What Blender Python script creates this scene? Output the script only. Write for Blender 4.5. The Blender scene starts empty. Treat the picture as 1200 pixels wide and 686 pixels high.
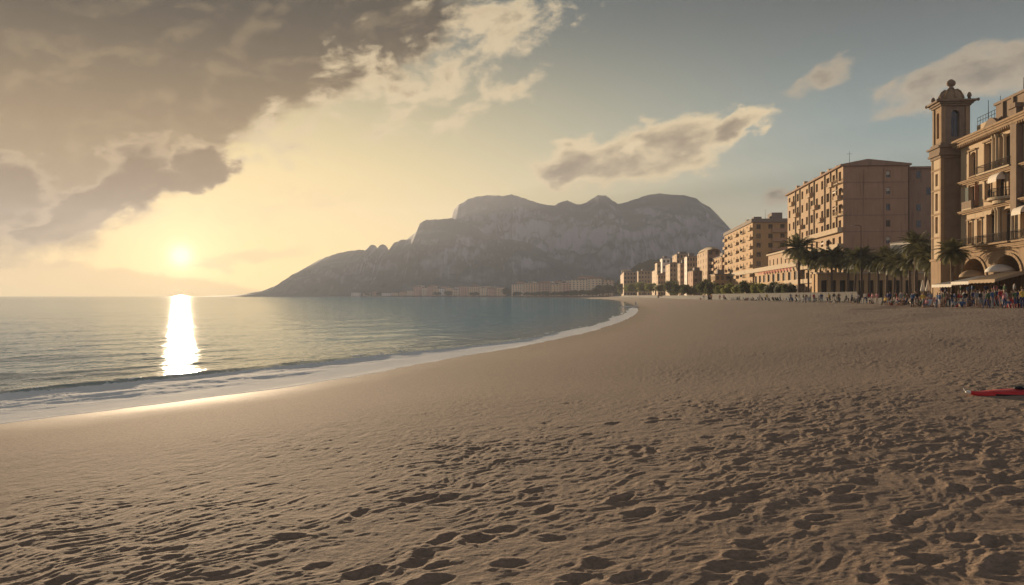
import bpy, bmesh, math, random
import numpy as np
from mathutils import Vector, Matrix
random.seed(7)
SC = bpy.context.scene
COL = SC.collection
R = math.radians
CAM_Z = 2.65
F = 1000.0                      # focal length in pixels of the 1200 px wide photograph
HORIZON = 347.0
EXPO = 2.15
SUN_AZ = math.atan((212 - 600) / F)      # measured from +Y towards +X
SUN_EL = R(2.5)

# ------------------------------------------------------------------ scene settings
SC.view_settings.view_transform = 'Standard'
SC.view_settings.look = 'None'
SC.view_settings.gamma = 1
SC.view_settings.exposure = EXPO
SC.render.engine = 'CYCLES'
SC.cycles.use_denoising = True
try:
    SC.cycles.denoiser = 'OPENIMAGEDENOISE'
    SC.cycles.denoising_input_passes = 'RGB_ALBEDO_NORMAL'
except Exception:
    pass
SC.cycles.max_bounces = 5
SC.cycles.diffuse_bounces = 3
SC.cycles.glossy_bounces = 2
SC.cycles.transmission_bounces = 2
SC.cycles.volume_bounces = 1
SC.cycles.sample_clamp_indirect = 4
SC.cycles.sample_clamp_direct = 0

cam_d = bpy.data.cameras.new('camera')
cam = bpy.data.objects.new('camera', cam_d)
COL.objects.link(cam)
cam.location = (0, 0, CAM_Z)
cam.rotation_euler = (R(90), 0, 0)
cam_d.sensor_width = 36
cam_d.lens = 36 * F / 1200
cam_d.shift_y = 4 / 1200
cam_d.clip_start = 0.1
cam_d.clip_end = 60000
SC.camera = cam

# ------------------------------------------------------------------ helpers
def tag(o, label=None, cat=None, group=None, kind=None):
    if label: o['label'] = label
    if cat: o['category'] = cat
    if group: o['group'] = group
    if kind: o['kind'] = kind
    return o

def link(name, me, parent=None, mats=()):
    o = bpy.data.objects.new(name, me)
    COL.objects.link(o)
    for m in mats:
        me.materials.append(m)
    if parent is not None:
        o.parent = parent
    return o

def empty(name, loc=(0, 0, 0), rz=0.0):
    o = bpy.data.objects.new(name, None)
    COL.objects.link(o)
    o.empty_display_size = 0.5
    o.location = loc
    o.rotation_euler = (0, 0, rz)
    return o

KIDS = {}
def kids(o):
    return list(o.children)

def copy_tree(o, parent=None):
    c = o.copy()
    COL.objects.link(c)
    if parent is not None:
        c.parent = parent
    for ch in kids(o):
        copy_tree(ch, c)
    return c

class NX:
    """node-expression: a socket with arithmetic"""
    def __init__(s, nt, sock): s.nt, s.s = nt, sock
    def _m(s, op, *a, clamp=False):
        n = s.nt.nodes.new('ShaderNodeMath'); n.operation = op; n.use_clamp = clamp
        for i, v in enumerate((s,) + a):
            if isinstance(v, NX): s.nt.links.new(v.s, n.inputs[i])
            else: n.inputs[i].default_value = v
        return NX(s.nt, n.outputs[0])
    def __add__(s, o): return s._m('ADD', o)
    def __radd__(s, o): return s._m('ADD', o)
    def __sub__(s, o): return s._m('SUBTRACT', o)
    def __rsub__(s, o): return (s * -1.0) + o
    def __mul__(s, o): return s._m('MULTIPLY', o)
    def __rmul__(s, o): return s._m('MULTIPLY', o)
    def __truediv__(s, o): return s._m('DIVIDE', o)
    def __pow__(s, o): return s._m('POWER', o)
    def max(s, o): return s._m('MAXIMUM', o)
    def min(s, o): return s._m('MINIMUM', o)
    def exp(s): return s._m('EXPONENT')
    def abs(s): return s._m('ABSOLUTE')
    def sin(s): return s._m('SINE')
    def asin(s): return s._m('ARCSINE')
    def atan2(s, o): return s._m('ARCTAN2', o)
    def clamp(s): return s._m('ADD', 0.0, clamp=True)
    def smooth(s, a, b):
        n = s.nt.nodes.new('ShaderNodeMapRange'); n.interpolation_type = 'SMOOTHSTEP'
        n.clamp = True
        s.nt.links.new(s.s, n.inputs['Value'])
        n.inputs['From Min'].default_value = a; n.inputs['From Max'].default_value = b
        return NX(s.nt, n.outputs['Result'])

def combine(nt, x, y, z):
    n = nt.nodes.new('ShaderNodeCombineXYZ')
    for i, v in enumerate((x, y, z)):
        if isinstance(v, NX): nt.links.new(v.s, n.inputs[i])
        else: n.inputs[i].default_value = v
    return n.outputs[0]

def nnoise(nt, vec, scale, detail=4, rough=0.55, dist=0.0, dim='3D'):
    n = nt.nodes.new('ShaderNodeTexNoise')
    n.noise_dimensions = dim
    n.inputs['Scale'].default_value = scale
    n.inputs['Detail'].default_value = detail
    n.inputs['Roughness'].default_value = rough
    n.inputs['Distortion'].default_value = dist
    if vec is not None: nt.links.new(vec, n.inputs['Vector'])
    return n

def mixcol(nt, fac, a, b, mode='MIX'):
    n = nt.nodes.new('ShaderNodeMix'); n.data_type = 'RGBA'; n.blend_type = mode
    ins = [i for i in n.inputs if i.type == 'RGBA']
    if isinstance(fac, NX): nt.links.new(fac.s, n.inputs[0])
    elif hasattr(fac, 'links'): nt.links.new(fac, n.inputs[0])
    else: n.inputs[0].default_value = fac
    for i, v in zip(ins, (a, b)):
        if isinstance(v, NX): nt.links.new(v.s, i)
        elif hasattr(v, 'links'): nt.links.new(v, i)
        else: i.default_value = (*v[:3], 1)
    return [o for o in n.outputs if o.type == 'RGBA'][0]

def srgb(r, g, b):
    f = lambda c: (c / 12.92 if c <= 0.04045 else ((c + 0.055) / 1.055) ** 2.4)
    return (f(r / 255), f(g / 255), f(b / 255))

# ------------------------------------------------------------------ materials
def new_mat(name):
    m = bpy.data.materials.new(name); m.use_nodes = True
    nt = m.node_tree
    return m, nt, nt.nodes['Principled BSDF']

def plain(name, col, rough=0.75, var=0.25, scale=1.5, metal=0.0, bump=0.0, spec=None, stain=0.0):
    """weathered procedural material: base colour broken up by two noises, optional rain streaks"""
    m, nt, b = new_mat(name)
    tc = nt.nodes.new('ShaderNodeTexCoord')
    n1 = nnoise(nt, tc.outputs['Object'], scale, 5, 0.6)
    c1 = tuple(c * (1 - var) for c in col); c2 = tuple(min(1, c * (1 + var)) for c in col)
    c = mixcol(nt, n1.outputs['Fac'], c1, c2)
    if stain > 0:
        mp = nt.nodes.new('ShaderNodeMapping'); mp.inputs['Scale'].default_value = (1.3, 1.3, 0.12)
        nt.links.new(tc.outputs['Object'], mp.inputs['Vector'])
        n2 = nnoise(nt, mp.outputs[0], 1.2, 5, 0.65)
        f = NX(nt, n2.outputs['Fac']).smooth(0.5, 0.75) * stain
        c = mixcol(nt, f, c, tuple(x * 0.45 for x in col))
    nt.links.new(c, b.inputs['Base Color'])
    b.inputs['Roughness'].default_value = rough
    b.inputs['Metallic'].default_value = metal
    b.inputs['Specular IOR Level'].default_value = 0.06 if spec is None else spec
    if bump > 0:
        bp = nt.nodes.new('ShaderNodeBump'); bp.inputs['Strength'].default_value = bump
        bp.inputs['Distance'].default_value = 0.05
        n3 = nnoise(nt, tc.outputs['Object'], scale * 6, 5, 0.6)
        nt.links.new(n3.outputs['Fac'], bp.inputs['Height'])
        nt.links.new(bp.outputs[0], b.inputs['Normal'])
    return m

# ------------------------------------------------------------------ numpy noise
_rng = np.random.RandomState(11)
_perm = np.concatenate([_rng.permutation(512)] * 2)
_ga = _rng.rand(512) * 2 * np.pi
_gx, _gy = np.cos(_ga), np.sin(_ga)
def pn(x, y, seed=0):
    """2D gradient noise, about -0.7..0.7"""
    xi = np.floor(x).astype(np.int64); yi = np.floor(y).astype(np.int64)
    xf = x - xi; yf = y - yi
    u = xf * xf * xf * (xf * (xf * 6 - 15) + 10); v = yf * yf * yf * (yf * (yf * 6 - 15) + 10)
    def g(ix, iy, dx, dy):
        h = _perm[(_perm[(ix + seed * 37) & 511] + iy) & 511]
        return _gx[h] * dx + _gy[h] * dy
    a = g(xi, yi, xf, yf); b = g(xi + 1, yi, xf - 1, yf)
    c = g(xi, yi + 1, xf, yf - 1); d = g(xi + 1, yi + 1, xf - 1, yf - 1)
    return (a + u * (b - a)) + v * ((c + u * (d - c)) - (a + u * (b - a)))
def fbm(x, y, oct=4, seed=0, gain=0.5):
    t = 0; amp = 1.0
    for i in range(oct):
        t = t + amp * pn(x * 2 ** i, y * 2 ** i, seed + i); amp *= gain
    return t
def ridged(x, y, oct=4, seed=0, gain=0.5):
    t = 0; amp = 1.0
    for i in range(oct):
        t = t + amp * (1 - 2.2 * np.abs(pn(x * 2 ** i, y * 2 ** i, seed + i))); amp *= gain
    return t
def sstep(a, b, x):
    t = np.clip((x - a) / (b - a), 0, 1)
    return t * t * (3 - 2 * t)

def grid_mesh(name, P, attrs=None):
    """P: (rows, cols, 3) array -> quad grid mesh, smooth shaded"""
    nr, nc = P.shape[:2]
    me = bpy.data.meshes.new(name)
    me.vertices.add(nr * nc)
    me.vertices.foreach_set('co', P.reshape(-1).astype(np.float32))
    idx = np.arange(nr * nc).reshape(nr, nc)
    q = np.stack([idx[:-1, :-1], idx[:-1, 1:], idx[1:, 1:], idx[1:, :-1]], -1).reshape(-1, 4)
    me.loops.add(q.size); me.polygons.add(len(q))
    me.loops.foreach_set('vertex_index', q.reshape(-1).astype(np.int32))
    me.polygons.foreach_set('loop_start', (np.arange(len(q)) * 4).astype(np.int32))
    me.polygons.foreach_set('use_smooth', np.ones(len(q), bool))
    for k, v in (attrs or {}).items():
        a = me.attributes.new(k, 'FLOAT', 'POINT')
        a.data.foreach_set('value', v.reshape(-1).astype(np.float32))
    me.update(calc_edges=True); me.validate()
    return me
SUN_E = 4.0
SAND_ROWS, SAND_COLS, PRINTS = 760, 1150, 800
SEA_ROWS, SEA_COLS = 520, 800
HAZE_D, HAZE_G = 1.3e-4, 0.0
# ------------------------------------------------------------------ sun and sky
sd = bpy.data.lights.new('sun', 'SUN'); so = bpy.data.objects.new('sun', sd); COL.objects.link(so)
sd.energy = SUN_E; sd.angle = R(0.5); sd.color = (1.0, 0.76, 0.50)
sun_dir = Vector((math.sin(SUN_AZ) * math.cos(SUN_EL), math.cos(SUN_AZ) * math.cos(SUN_EL), math.sin(SUN_EL)))
so.rotation_euler = (-sun_dir).to_track_quat('-Z', 'Y').to_euler()
so.location = sun_dir * 200

W = bpy.data.worlds.new('World'); SC.world = W; W.use_nodes = True
wt = W.node_tree; wt.nodes.clear()
wo = wt.nodes.new('ShaderNodeOutputWorld'); bg = wt.nodes.new('ShaderNodeBackground')
bg.inputs['Strength'].default_value = 0.1
wt.links.new(bg.outputs[0], wo.inputs[0])
sky = wt.nodes.new('ShaderNodeTexSky'); sky.sky_type = 'NISHITA'; sky.sun_disc = False
sky.sun_elevation = SUN_EL; sky.sun_rotation = SUN_AZ
sky.air_density = 1.0; sky.dust_density = 2.0; sky.ozone_density = 1.5

wtc = wt.nodes.new('ShaderNodeTexCoord'); wsep = wt.nodes.new('ShaderNodeSeparateXYZ')
wnorm = wt.nodes.new('ShaderNodeVectorMath'); wnorm.operation = 'NORMALIZE'
wt.links.new(wtc.outputs['Generated'], wnorm.inputs[0])
wt.links.new(wnorm.outputs[0], wsep.inputs[0])
DX, DY, DZ = (NX(wt, wsep.outputs[i]) for i in range(3))
AZ = DX.atan2(DY); EL = DZ.max(-0.999).min(0.999).asin()

def px2ang(px, py):
    u = (px - 600) / F; v = (HORIZON - py) / F
    az = math.atan(u); return az, math.atan(v * math.cos(az))
def blob(px, py, rx, ry, rot, w=1.0):
    """soft ellipse in azimuth / elevation, 1 at its middle and 0 at its rim"""
    a0, e0 = px2ang(px, py); c, s = math.cos(R(rot)), math.sin(R(rot))
    da = AZ - a0; de = EL - e0
    p = (da * c + de * s) * (F / rx); q = (de * c - da * s) * (F / ry)
    return (1.0 - (p * p + q * q)).max(-1.5) * w
def sunang():
    d = DX * sun_dir.x + DY * sun_dir.y + DZ * sun_dir.z
    return d.max(-1).min(0.99999)._m('ARCCOSINE')
SA = sunang()
K = 10.0 / 2 ** EXPO       # wanted picture value -> value ahead of strength 0.1 and exposure

def sc3(col, k): return tuple(c * k for c in col)
# clear sky: Nishita pulled towards the photograph's cream-to-slate gradient
up = EL.max(0.0)
lowc = mixcol(wt, SA.smooth(0.05, 0.80), sc3((1.10, 0.80, 0.30), K), sc3((0.52, 0.47, 0.31), K))
midc = mixcol(wt, SA.smooth(0.1, 0.85), sc3((0.80, 0.64, 0.30), K), sc3((0.115, 0.250, 0.285), K))
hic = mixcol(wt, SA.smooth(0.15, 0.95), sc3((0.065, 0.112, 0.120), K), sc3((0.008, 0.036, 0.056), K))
g1 = mixcol(wt, up.smooth(0.02, 0.20), lowc, midc)
g2 = mixcol(wt, up.smooth(0.12, 0.35), g1, hic)
# unseen sky opposite the sun, brightened to add fill light
fill_sky = mixcol(wt, SA.smooth(1.25, 1.9) * EL.smooth(0.95, 0.5), g2, sc3((0.47, 0.47, 0.54), K))
base = mixcol(wt, 0.02, fill_sky, sky.outputs[0])
# aureole round the sun
aur = (SA * SA * (-1 / (2 * 0.15 ** 2))).exp()
aur2 = (SA * SA * (-1 / (2 * 0.035 ** 2))).exp()
disc = (SA * SA * (-1 / (2 * 0.0085 ** 2))).exp()
def addcol(base, fac, col):
    n = wt.nodes.new('ShaderNodeVectorMath'); n.operation = 'SCALE'
    n.inputs[0].default_value = col; wt.links.new(fac.s, n.inputs['Scale'])
    a = wt.nodes.new('ShaderNodeVectorMath'); a.operation = 'ADD'
    wt.links.new(base, a.inputs[0]); wt.links.new(n.outputs[0], a.inputs[1])
    return a.outputs[0]
base = addcol(base, aur, sc3((0.12, 0.10, 0.055), K))
base = addcol(base, aur2, sc3((0.30, 0.26, 0.17), K))

# clouds
vec = combine(wt, AZ * 1.0 + EL * 0.25, EL * 1.7 - AZ * 0.35, 0.0)
wv = nnoise(wt, vec, 7.0, 3, 0.5)
wmap = wt.nodes.new('ShaderNodeVectorMath'); wmap.operation = 'MULTIPLY_ADD'
wt.links.new(wv.outputs['Color'], wmap.inputs[0]); wmap.inputs[1].default_value = (0.06, 0.06, 0); wt.links.new(vec, wmap.inputs[2])
N1 = NX(wt, nnoise(wt, wmap.outputs[0], 10.0, 9, 0.60).outputs['Fac'])
N2 = NX(wt, nnoise(wt, wmap.outputs[0], 28.0, 7, 0.62).outputs['Fac'])
off = wt.nodes.new('ShaderNodeVectorMath'); off.operation = 'ADD'
wt.links.new(wmap.outputs[0], off.inputs[0])
off.inputs[1].default_value = (0.010, -0.020, 0)
N3 = NX(wt, nnoise(wt, off.outputs[0], 10.0, 9, 0.60).outputs['Fac'])
wsp = wt.nodes.new('ShaderNodeSeparateXYZ')
wt.links.new(nnoise(wt, vec, 16.0, 5, 0.6).outputs['Color'], wsp.inputs[0])
AZ0, EL0 = AZ, EL
AZ = AZ0 + (NX(wt, wsp.outputs[0]) - 0.5) * 0.075
EL = EL0 + (NX(wt, wsp.outputs[1]) - 0.5) * 0.060
def layer(blobs):
    m = None
    for b_ in blobs:
        x = blob(*b_)
        m = x if m is None else m.max(x)
    return m
NB = (N1 - 0.5) * 2.8 + (N2 - 0.5) * 1.7
# a: the big bank at upper left
mA = layer([(60, 60, 430, 140, 14), (330, 55, 240, 80, 18), (-250, 120, 420, 190, 10), (60, 150, 250, 75, 14)])
dA = (mA * 1.1 + NB * 0.40 + 0.12)
covA = dA.smooth(0.0, 0.55); thA = dA.smooth(-0.12, 0.5)
# b: bright broken fringe right of the bank
mB = layer([(500, 85, 190, 75, 22, 1), (350, 140, 110, 45, 30, 1), (610, 25, 80, 45, 30, 1), (430, 140, 130, 30, 8, 0.9), (560, 120, 90, 35, 25, 0.9)])
dB = (mB * 0.55 + NB * 1.0 - 0.16)
covB = dB.smooth(0.0, 0.55) * 0.85; thB = dB.smooth(0.40, 1.2)
# c: dark puffs near the sun
mC = layer([(160, 207, 55, 38, 40), (115, 240, 85, 24, 25), (240, 195, 36, 30, 10), (5, 222, 48, 38, 0), (205, 215, 40, 17, 0), (60, 262, 40, 12, 15)])
dC = mC * 0.85 + NB * 0.55 + 0.02
covC = dC.smooth(-0.06, 0.40) * 0.96; thC = dC.smooth(0.08, 0.6)
# d: clouds on the right
mD = layer([(715, 188, 90, 30, 4), (785, 172, 78, 40, 14), (860, 152, 50, 16, 22), (670, 198, 60, 20, 0)])
dD = mD * 0.85 + NB * 0.62 + 0.06
covD = dD.smooth(-0.06, 0.46) * 0.95; thD = dD.smooth(0.28, 1.10)
mE = layer([(1105, 95, 85, 24, 18), (1190, 78, 70, 26, 5), (965, 92, 42, 18, 30, 0.9), (912, 233, 26, 11, 5, 0.9)])
dE = mE * 0.75 + NB * 0.75 + 0.04
covE = dE.smooth(-0.05, 0.65) * 0.8; thE = dE.smooth(0.38, 1.3)
# f: thin haze streaks low near the sun, and the far cloud bank on the horizon
mF = layer([(300, 296, 85, 9, 3), (250, 305, 45, 6, 2), (130, 262, 90, 12, 8, 0.7), (330, 240, 120, 14, 8, 0.6)])
covF = (mF * 0.8 + NB * 0.6 - 0.1).smooth(0.0, 0.8) * 0.35
BN = NX(wt, nnoise(wt, vec, 42.0, 6, 0.62).outputs['Fac'])
bank = EL0 - 0.036 + (AZ0 + 0.52).smooth(0.0, 0.20) * 0.021 + (AZ0 + 0.34).smooth(0.0, 0.09) * 0.018
bankc = (bank + (0.5 - BN) * 0.020).smooth(0.0040, -0.0025) * 0.38
rim = ((N1 - N3) * 7.0).smooth(-0.1, 1.0)

near = SA.smooth(0.75, 0.1)
def cloud(base, cov, th, lit, dark, rimk=0.6):
    t = (th * 1.0 - rim * rimk).clamp() if rimk else th
    c = mixcol(wt, t, lit, dark)
    return mixcol(wt, cov, base, c)
lit1 = mixcol(wt, near, sc3((0.34, 0.27, 0.17), K), sc3((0.72, 0.51, 0.24), K))
lit2 = mixcol(wt, near, sc3((0.66, 0.53, 0.33), K), sc3((0.80, 0.62, 0.36), K))
drk1 = mixcol(wt, EL0.smooth(0.33, 0.13), sc3((0.014, 0.010, 0.002), K), sc3((0.33, 0.205, 0.075), K))
drk2 = mixcol(wt, near, sc3((0.14, 0.10, 0.055), K), sc3((0.19, 0.098, 0.022), K))
litC = mixcol(wt, near, sc3((0.38, 0.31, 0.21), K), sc3((0.62, 0.44, 0.23), K))
drk3 = sc3((0.165, 0.120, 0.070), K)
drk4 = sc3((0.035, 0.028, 0.022), K)
c = cloud(base, covE, thE, sc3((0.42, 0.33, 0.215), K), drk4, 0.3)
c = cloud(c, covD, thD, sc3((0.74, 0.58, 0.33), K), drk3, 0.25)
c = cloud(c, covA, thA, lit1, drk1, 0.18)
c = cloud(c, covB, thB, lit2, drk2, 0.3)
c = cloud(c, covC, thC, litC, drk2, 0.12)
c = cloud(c, covF, covF, sc3((0.70, 0.51, 0.29), K), sc3((0.62, 0.43, 0.24), K), 0)
c = mixcol(wt, bankc, c, sc3((0.48, 0.30, 0.13), K))
c = addcol(c, disc, sc3((0.9, 0.85, 0.70), K))
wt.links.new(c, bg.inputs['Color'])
W.cycles.sampling_method = 'MANUAL'; W.cycles.sample_map_resolution = 1024
# ------------------------------------------------------------------ coastline
_sy = np.array([-60, -30, -6, 8, 17.7, 23.4, 34, 50, 80, 110, 147, 177, 215, 294, 420, 530, 700, 883, 1100, 1325, 1650, 2000, 2600, 3000, 3600, 4500])
_sx = np.array([-62, -40, -24, -16, -10.6, -7.3, -3.4, 2.0, 9.5, 15.4, 21.6, 26, 31, 40.5, 54, 64, 76, 80, 76, 62, 5, -90, -470, -900, -1250, -1500])
def hermite(y, ys, xs):
    m = np.gradient(xs, ys)
    i = np.clip(np.searchsorted(ys, y) - 1, 0, len(ys) - 2)
    h = ys[i + 1] - ys[i]; t = np.clip((y - ys[i]) / h, 0, 1)
    return ((2 * t**3 - 3 * t**2 + 1) * xs[i] + (t**3 - 2 * t**2 + t) * h * m[i]
            + (-2 * t**3 + 3 * t**2) * xs[i + 1] + (t**3 - t**2) * h * m[i + 1])
def shore_x(y): return hermite(np.asarray(y, float), _sy, _sx)
def shore_s(x, y):
    """distance from the waterline, positive on land"""
    y = np.asarray(y, float)
    sl = (shore_x(y + 0.5) - shore_x(y - 0.5))
    return (x - shore_x(y)) / np.sqrt(1 + sl * sl)
def land_h(s):
    return np.where(s > 0, 2.0 * (1 - np.exp(-np.maximum(s, 0) / 26.0)), np.maximum(0.06 * s, -2.5))
def ground(x, y):
    return float(land_h(shore_s(np.array([x]), np.array([y])))[0])

def depth_rows(y0, y1, n):
    return 1.0 / np.linspace(1 / y0, 1 / y1, n)

# ------------------------------------------------------------------ sand
rows = np.concatenate([depth_rows(2.4, 4.0, 40)[:-1], depth_rows(4.0, 900, SAND_ROWS), np.geomspace(900, 5000, 40)[1:]])
tt = np.concatenate([np.linspace(-1.0, -0.66, 40)[:-1], np.linspace(-0.66, 0.66, SAND_COLS), np.linspace(0.66, 0.9, 40)[1:]])
Yg, Tg = np.meshgrid(rows, tt, indexing='ij')
Xg = Tg * Yg
Sg = shore_s(Xg, Yg)
Zg = land_h(Sg)
ca, sa_ = math.cos(R(33)), math.sin(R(33))
Ag = Xg * sa_ + Yg * ca          # along the shore
Bg = Xg * ca - Yg * sa_          # across it
rough_m = sstep(4.0, 10.0, Sg + 1.6 * fbm(Ag * 0.12, Bg * 0.2, 3, 3))
big_m = sstep(9.0, 17.0, Sg + 2.0 * fbm(Ag * 0.15, Bg * 0.15, 3, 5)) * sstep(24, 7, Yg + 3.0 * fbm(Xg * 0.2, Yg * 0.2, 2, 8))
fade = sstep(300, 60, Yg)
wx = 0.25 * fbm(Ag * 0.9, Bg * 0.9, 2, 21); wy = 0.25 * fbm(Ag * 0.9, Bg * 0.9, 2, 27)
# long undulations of the beach
Zg = Zg + sstep(4, 25, Sg) * fade * (0.10 * fbm(Ag * 0.035, Bg * 0.08, 3, 31) + 0.05 * fbm(Ag * 0.12, Bg * 0.22, 2, 35))
# shallow dark hollows far out on the right
Zg = Zg - sstep(8, 25, Sg) * fade * sstep(15, 30, Yg) * 0.15 * sstep(0.10, 0.45, pn(Xg * 0.075, Yg * 0.05, 41))
# wind and trampling texture, stretched along the shore
A2, B2 = Ag + 0.20 * fbm(Ag * 1.3, Bg * 1.3, 2, 45), Bg + 0.20 * fbm(Ag * 1.3, Bg * 1.3, 2, 47)
def hollow(x, y, sd): return np.clip(1 - 2.0 * np.abs(pn(x, y, sd)), -0.6, 1)          # sharp crests, round hollows
t1 = hollow(A2 * 1.6, B2 * 3.0, 51) + 0.55 * hollow(A2 * 3.0 + 7, B2 * 5.4, 53)
t2 = hollow(A2 * 4.2, B2 * 8.5, 57)
t3 = fbm(A2 * 15, B2 * 22, 2, 61)
patch = 0.55 + 0.9 * np.clip(0.5 + fbm(Xg * 0.35, Yg * 0.25, 2, 63), 0, 1)
right_m = 0.42 + 0.58 * sstep(8.0, 20.0, Sg)
Zg = Zg + rough_m * fade * patch * ((0.0112 * t1 * right_m + 0.0064 * t2) * (0.70 + 0.30 * sstep(24, 6, Yg)) + 0.0030 * t3)
Zg = Zg + big_m * (0.006 * fbm(Ag * 0.9, Bg * 1.9, 3, 71))
# footprints, stamped one by one
Dn = np.zeros_like(Zg); Dp = np.zeros_like(Zg)
rs = np.random.RandomState(5)
def stamp(cx, cy, ang, ln, wd, dep):
    rad = ln * 1.9
    i0 = np.searchsorted(rows, cy - rad); i1 = np.searchsorted(rows, cy + rad)
    if i1 - i0 < 2: return
    ya, yb = max(cy - rad, 2.0), cy + rad
    lo = min((cx - rad) / ya, (cx - rad) / yb); hi = max((cx + rad) / ya, (cx + rad) / yb)
    j0 = np.searchsorted(tt, lo); j1 = np.searchsorted(tt, hi)
    if j1 - j0 < 2: return
    x = Xg[i0:i1, j0:j1] - cx; y = Yg[i0:i1, j0:j1] - cy
    u = x * math.cos(ang) + y * math.sin(ang); v = -x * math.sin(ang) + y * math.cos(ang)
    wob = 1 + 0.45 * pn(Xg[i0:i1, j0:j1] * 5, Yg[i0:i1, j0:j1] * 5, 81) + 0.25 * pn(Xg[i0:i1, j0:j1] * 14, Yg[i0:i1, j0:j1] * 14, 83)
    waist = 1 - 0.15 * np.exp(-(u / (0.35 * ln)) ** 2)
    r = np.sqrt((u / ln) ** 2 + (v / (wd * waist)) ** 2) * wob
    prof = -np.exp(-(r / 0.85) ** 2.6) + 0.26 * np.exp(-((r - 1.30) / 0.36) ** 2) * (1 + 0.6 * v / wd)
    Dn[i0:i1, j0:j1] = np.minimum(Dn[i0:i1, j0:j1], dep * np.minimum(prof, 0)); Dp[i0:i1, j0:j1] = np.maximum(Dp[i0:i1, j0:j1], dep * np.maximum(prof, 0))
M = big_m
def mask_at(cx, cy):
    i = min(np.searchsorted(rows, cy), len(rows) - 1); j = min(np.searchsorted(tt, cx / cy), len(tt) - 1)
    return M[i, j], rough_m[i, j]
for _ in range(PRINTS):
    cy = 2.6 + 17 * rs.rand() ** 1.25
    cx = (rs.rand() * 1.9 - 0.85) * cy
    mb, mr = mask_at(cx, cy)
    w = mb * (0.12 + 0.88 * min(1, max(0, (cx / cy + 0.35) / 0.65)))
    if rs.rand() > w: continue
    ang = R(57) + rs.randn() * 0.45
    ln = 0.10 + 0.10 * rs.rand() ** 2; wd = 0.06 + 0.05 * rs.rand()
    stamp(cx, cy, ang, ln, wd, (0.012 + 0.020 * rs.rand() ** 1.5) * (0.4 + 0.6 * mb))
Zg = Zg + Dn + Dp * np.exp(Dn / 0.008)

m_sand, nt, b = new_mat('beach sand')
at = nt.nodes.new('ShaderNodeAttribute'); at.attribute_name = 'shore'
S_ = NX(nt, at.outputs['Fac'])
geo = nt.nodes.new('ShaderNodeNewGeometry')
big = nnoise(nt, geo.outputs['Position'], 0.35, 4, 0.6)
grain = nnoise(nt, geo.outputs['Position'], 120.0, 3, 0.7)
mid = nnoise(nt, geo.outputs['Position'], 9.0, 4, 0.65)
swv = NX(nt, big.outputs['Fac']) * 2.4 + S_
wet = swv.smooth(5.2, 1.6)
c = mixcol(nt, grain.outputs['Fac'], (0.20, 0.138, 0.096), (0.39, 0.275, 0.192))
c = mixcol(nt, NX(nt, mid.outputs['Fac']).smooth(0.35, 0.75) * 0.5, c, (0.22, 0.155, 0.108))
cl = NX(nt, nnoise(nt, geo.outputs['Position'], 22.0, 5, 0.7).outputs['Fac']).smooth(0.40, 0.66) * 0.5
c = mixcol(nt, cl * (1.0 - wet), c, (0.125, 0.088, 0.064))
spk = NX(nt, nnoise(nt, geo.outputs['Position'], 45.0, 2, 0.5).outputs['Fac']).smooth(0.66, 0.76) * 0.6
c = mixcol(nt, spk, c, (0.10, 0.075, 0.055))
c = mixcol(nt, wet * 0.85, c, (0.17, 0.108, 0.064))
nt.links.new(c, b.inputs['Base Color'])
rg = 0.97 - wet * 0.15
nt.links.new(rg.s, b.inputs['Roughness'])
b.inputs['Specular IOR Level'].default_value = 0.12
bp = nt.nodes.new('ShaderNodeBump'); bp.inputs['Distance'].default_value = 0.006
h = NX(nt, nnoise(nt, geo.outputs['Position'], 13.0, 3, 0.6).outputs['Fac']) * 2.4 + NX(nt, grain.outputs['Fac']) * 0.6 + NX(nt, nnoise(nt, geo.outputs['Position'], 38.0, 4, 0.65).outputs['Fac']) * 1.6
nt.links.new(h.s, bp.inputs['Height'])
bs = (1.0 - wet) * 0.75 + 0.12
nt.links.new(bs.s, bp.inputs['Strength'])
nt.links.new(bp.outputs[0], b.inputs['Normal'])
sand = link('beach', grid_mesh('beach', np.stack([Xg, Yg, Zg], -1), {'shore': Sg}), None, [m_sand])
tag(sand, kind='structure')
_Zg = Zg
def sand_z(x, y):
    i = int(min(np.searchsorted(rows, y), len(rows) - 1)); j = int(min(np.searchsorted(tt, x / y), len(tt) - 1))
    return float(_Zg[i, j])

# ------------------------------------------------------------------ sea
srows = np.concatenate([depth_rows(8, 900, SEA_ROWS), np.geomspace(900, 5150, 50)[1:]])
st = np.concatenate([np.linspace(-1.0, -0.66, 40)[:-1], np.linspace(-0.66, 0.24, SEA_COLS)])
Yw, Tw = np.meshgrid(srows, st, indexing='ij')
Xw = Tw * Yw
Sw = shore_s(Xw, Yw)
Aw = Xw * sa_ + Yw * ca; Bw = Xw * ca - Yw * sa_
fadew = sstep(160, 30, Yw)
Zw = 0.034 * fbm(Aw * 0.55, Bw * 1.3, 4, 101) * fadew + 0.012 * ridged(Aw * 1.1, Bw * 3.2, 2, 105) * sstep(60, 15, Yw) + 0.05 * fbm(Aw * 0.10, Bw * 0.33, 3, 111) * sstep(400, 60, Yw)
Zw = Zw * sstep(-0.3, -3.5, Sw)
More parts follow.
